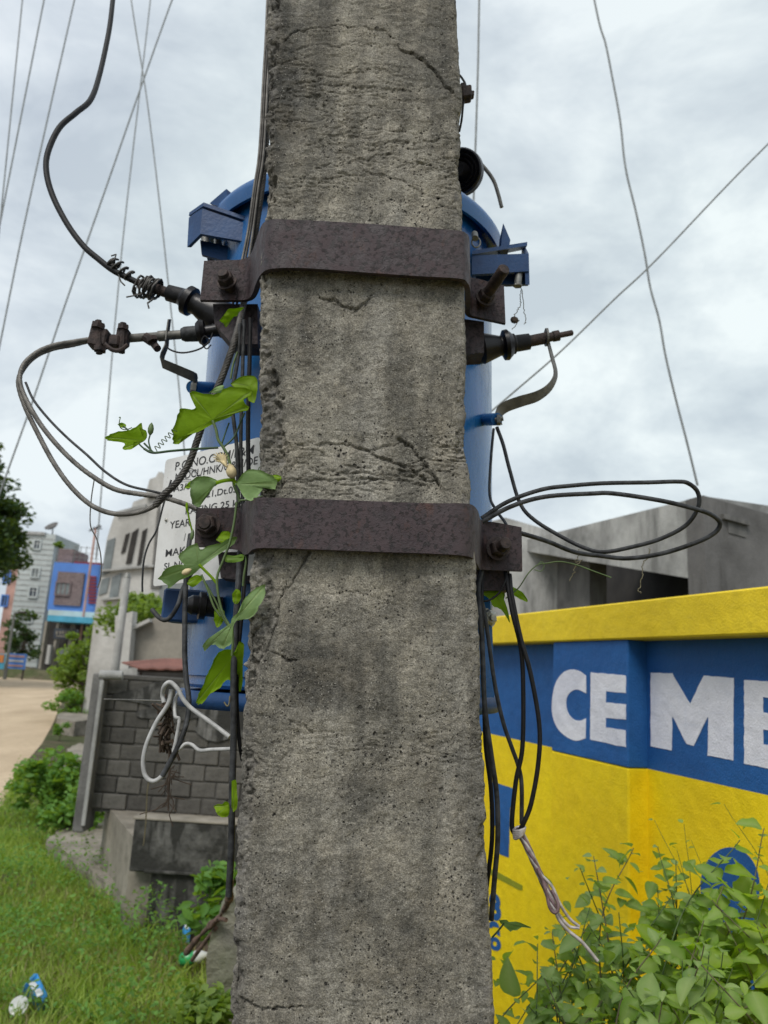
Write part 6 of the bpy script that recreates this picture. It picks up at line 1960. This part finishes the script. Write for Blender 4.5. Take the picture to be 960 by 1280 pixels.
def shrub(label, tops, Y, nleaf, lms, root, dens=1.0, seed=0, rs_=.0022, nm='shrub', extra=0, spread=.04):
    """tops: (px, py, Y) where shoots end; they rise from the root on the ground"""
    rr = random.Random(seed)
    t = thing(nm, label, 'shrub', root, 'shrubs growing along the painted wall')
    root = Vector(root)
    made = 0
    rest = []
    for (a, b, yy) in tops:
        e_ = P(a, b, yy)
        ro = root+Vector((rr.gauss(0, .06), rr.gauss(0, .05), 0))
        sx_ = rr.gauss(0, 1)
        ro = ro + Vector((sx_*.16, rr.gauss(0, .08), 0))
        k1 = ro.lerp(e_, .5)+Vector((sx_*.10+rr.gauss(0, spread), rr.gauss(0, spread), .12))
        k2 = ro.lerp(e_, .8)+Vector((sx_*.05+rr.gauss(0, spread*.6), rr.gauss(0, spread*.6), .07))
        pts = [Vector(q) for q in spl([tuple(ro), tuple(k1), tuple(k2), tuple(e_)], 8)]
        g = MB(); g.tube(pts, [rs_*(1.6-1.1*i/(len(pts)-1)) for i in range(len(pts))], 5)
        g.build('stem', MT['twig'] if rr.random() < .4 else MT['stem'], t)
        n_ = nleaf
        for i in range(n_):
            u = .50+.50*((i+1)/n_)**.85
            fi = u*(len(pts)-1); i0 = min(int(fi), len(pts)-2)
            p = pts[i0].lerp(pts[i0+1], fi-i0)
            if p.z < .3: continue
            dirv = (pts[i0+1]-pts[i0]).normalized()
            ang = i*2.4+rr.random()*1.2
            sd_ = dirv.orthogonal().normalized()
            sd_ = Matrix.Rotation(ang, 3, dirv) @ sd_
            x = (sd_*.8+dirv*.5*rr.uniform(-.2, 1)+Vector((0, 0, rr.uniform(-.35, .3)))).normalized()
            zz_ = (Vector((rr.gauss(0, .35), rr.gauss(-.35, .35), 1))).normalized()
            y_ = zz_.cross(x).normalized(); zz_ = x.cross(y_)
            sc_ = rr.choice((.5, .7, .85, 1.0, 1.15, 1.35))*rr.uniform(.85, 1.1)*(1.0 if u < .9 else .62)
            # short stalk: leaf starts a little off the stem
            p2 = p+x*.008*sc_
            mt_ = Matrix((x*sc_, y_*sc_, zz_*sc_)).transposed().to_4x4()
            mt_.translation = p2-root
            if made < 285:
                o = bpy.data.objects.new('leaf', rr.choice(lms))
                COL.objects.link(o); o.parent = t
                o.matrix_local = mt_
                made += 1
            else:
                rest.append((rr.choice(lms), mt_))
    # deep leaves that nobody could pick apart
    for i in range(extra):
        a, b, yy = rr.choice(tops)
        e_ = P(a, b, yy)
        p = root.lerp(e_, rr.uniform(.5, .97))+Vector((rr.gauss(0, .07), rr.gauss(.03, .06), rr.gauss(0, .06)))
        x = Vector((rr.gauss(0, 1), rr.gauss(0, 1), rr.gauss(-.1, .5))).normalized()
        zz_ = Vector((rr.gauss(0, .4), rr.gauss(-.3, .4), 1)).normalized()
        y_ = zz_.cross(x).normalized(); zz_ = x.cross(y_)
        s_ = rr.uniform(.5, 1.1)
        mt_ = Matrix((x*s_, y_*s_, zz_*s_)).transposed().to_4x4(); mt_.translation = p-root
        rest.append((rr.choice(lms), mt_))
    if rest:
        vs, fs, ve = [], [], []
        for me, mm in rest:
            b_ = len(vs)
            vs += [tuple(mm @ v.co) for v in me.vertices]
            fs += [tuple(x+b_ for x in p.vertices) for p in me.polygons]
            ve += [0, 1, 0]*8
        me2 = bpy.data.meshes.new('leaf_mass')
        me2.from_pydata(vs, [], fs)
        at = me2.attributes.new('vein', 'FLOAT', 'POINT'); at.data.foreach_set('value', [float(x) for x in ve])
        me2.materials.append(MT['sleaf'])
        o = bpy.data.objects.new('leaf_mass', me2); COL.objects.link(o); o.parent = t
        tag(o, kind='stuff')
    return t
def tops(x0, x1, y0, y1, n, Y0, Y1, seed):
    r_ = random.Random(seed)
    return [(r_.uniform(x0, x1), r_.uniform(y0, y1), r_.uniform(Y0, Y1)) for _ in range(n)]
shrub('shrub with bare arching shoots and small grey green leaves before the pilaster', [(742, 1070, 2.0), (690, 1165, 2.0), (725, 1085, 2.05), (792, 1060, 2.05), (822, 1058, 2.0), (845, 1075, 2.0)]+tops(700, 860, 1110, 1215, 14, 1.9, 2.15, 1), 2.0, 15, LM, (.72, 2.0, 0), seed=1, extra=300)
shrub('dense low shrub of grey green oval leaves at the bottom right corner', tops(760, 975, 1150, 1275, 26, 1.55, 1.8, 2), 1.7, 10, LM, (.62, 1.65, 0), seed=2, extra=750)
shrub('broad leaved bright green shrub in front of the blue painted disc', [(955, 1035, 1.85), (925, 1050, 1.85), (890, 1125, 1.8), (880, 1150, 1.8), (905, 1105, 1.85), (965, 1090, 1.8)]+tops(880, 990, 1105, 1190, 10, 1.75, 1.9, 3), 1.8, 12, LB, (.82, 1.8, 0), seed=3, extra=160)
shrub('low shrub with small leaves along the bottom before the yellow panel', tops(655, 800, 1215, 1285, 20, 1.8, 2.0, 4)+[(672, 1180, 1.95), (662, 1255, 1.9), (700, 1150, 1.95)], 1.8, 11, LM, (.50, 1.85, 0), seed=4, extra=560)
shrub('tall thin seeding stalks rising above the shrubs before the yellow panel', [(818, 1025, 2.1), (855, 1030, 2.1), (864, 1050, 2.1), (905, 1005, 2.0), (846, 1062, 2.05)], 2.0, 4, [LM[3]], (.85, 2.1, 0), seed=5, rs_=.0012)
shrub('leafy sprays filling the middle of the shrub row at right', tops(800, 960, 1110, 1200, 18, 1.85, 2.05, 6), 1.9, 11, LM+[LM[0]], (.8, 1.95, 0), seed=6, extra=430)
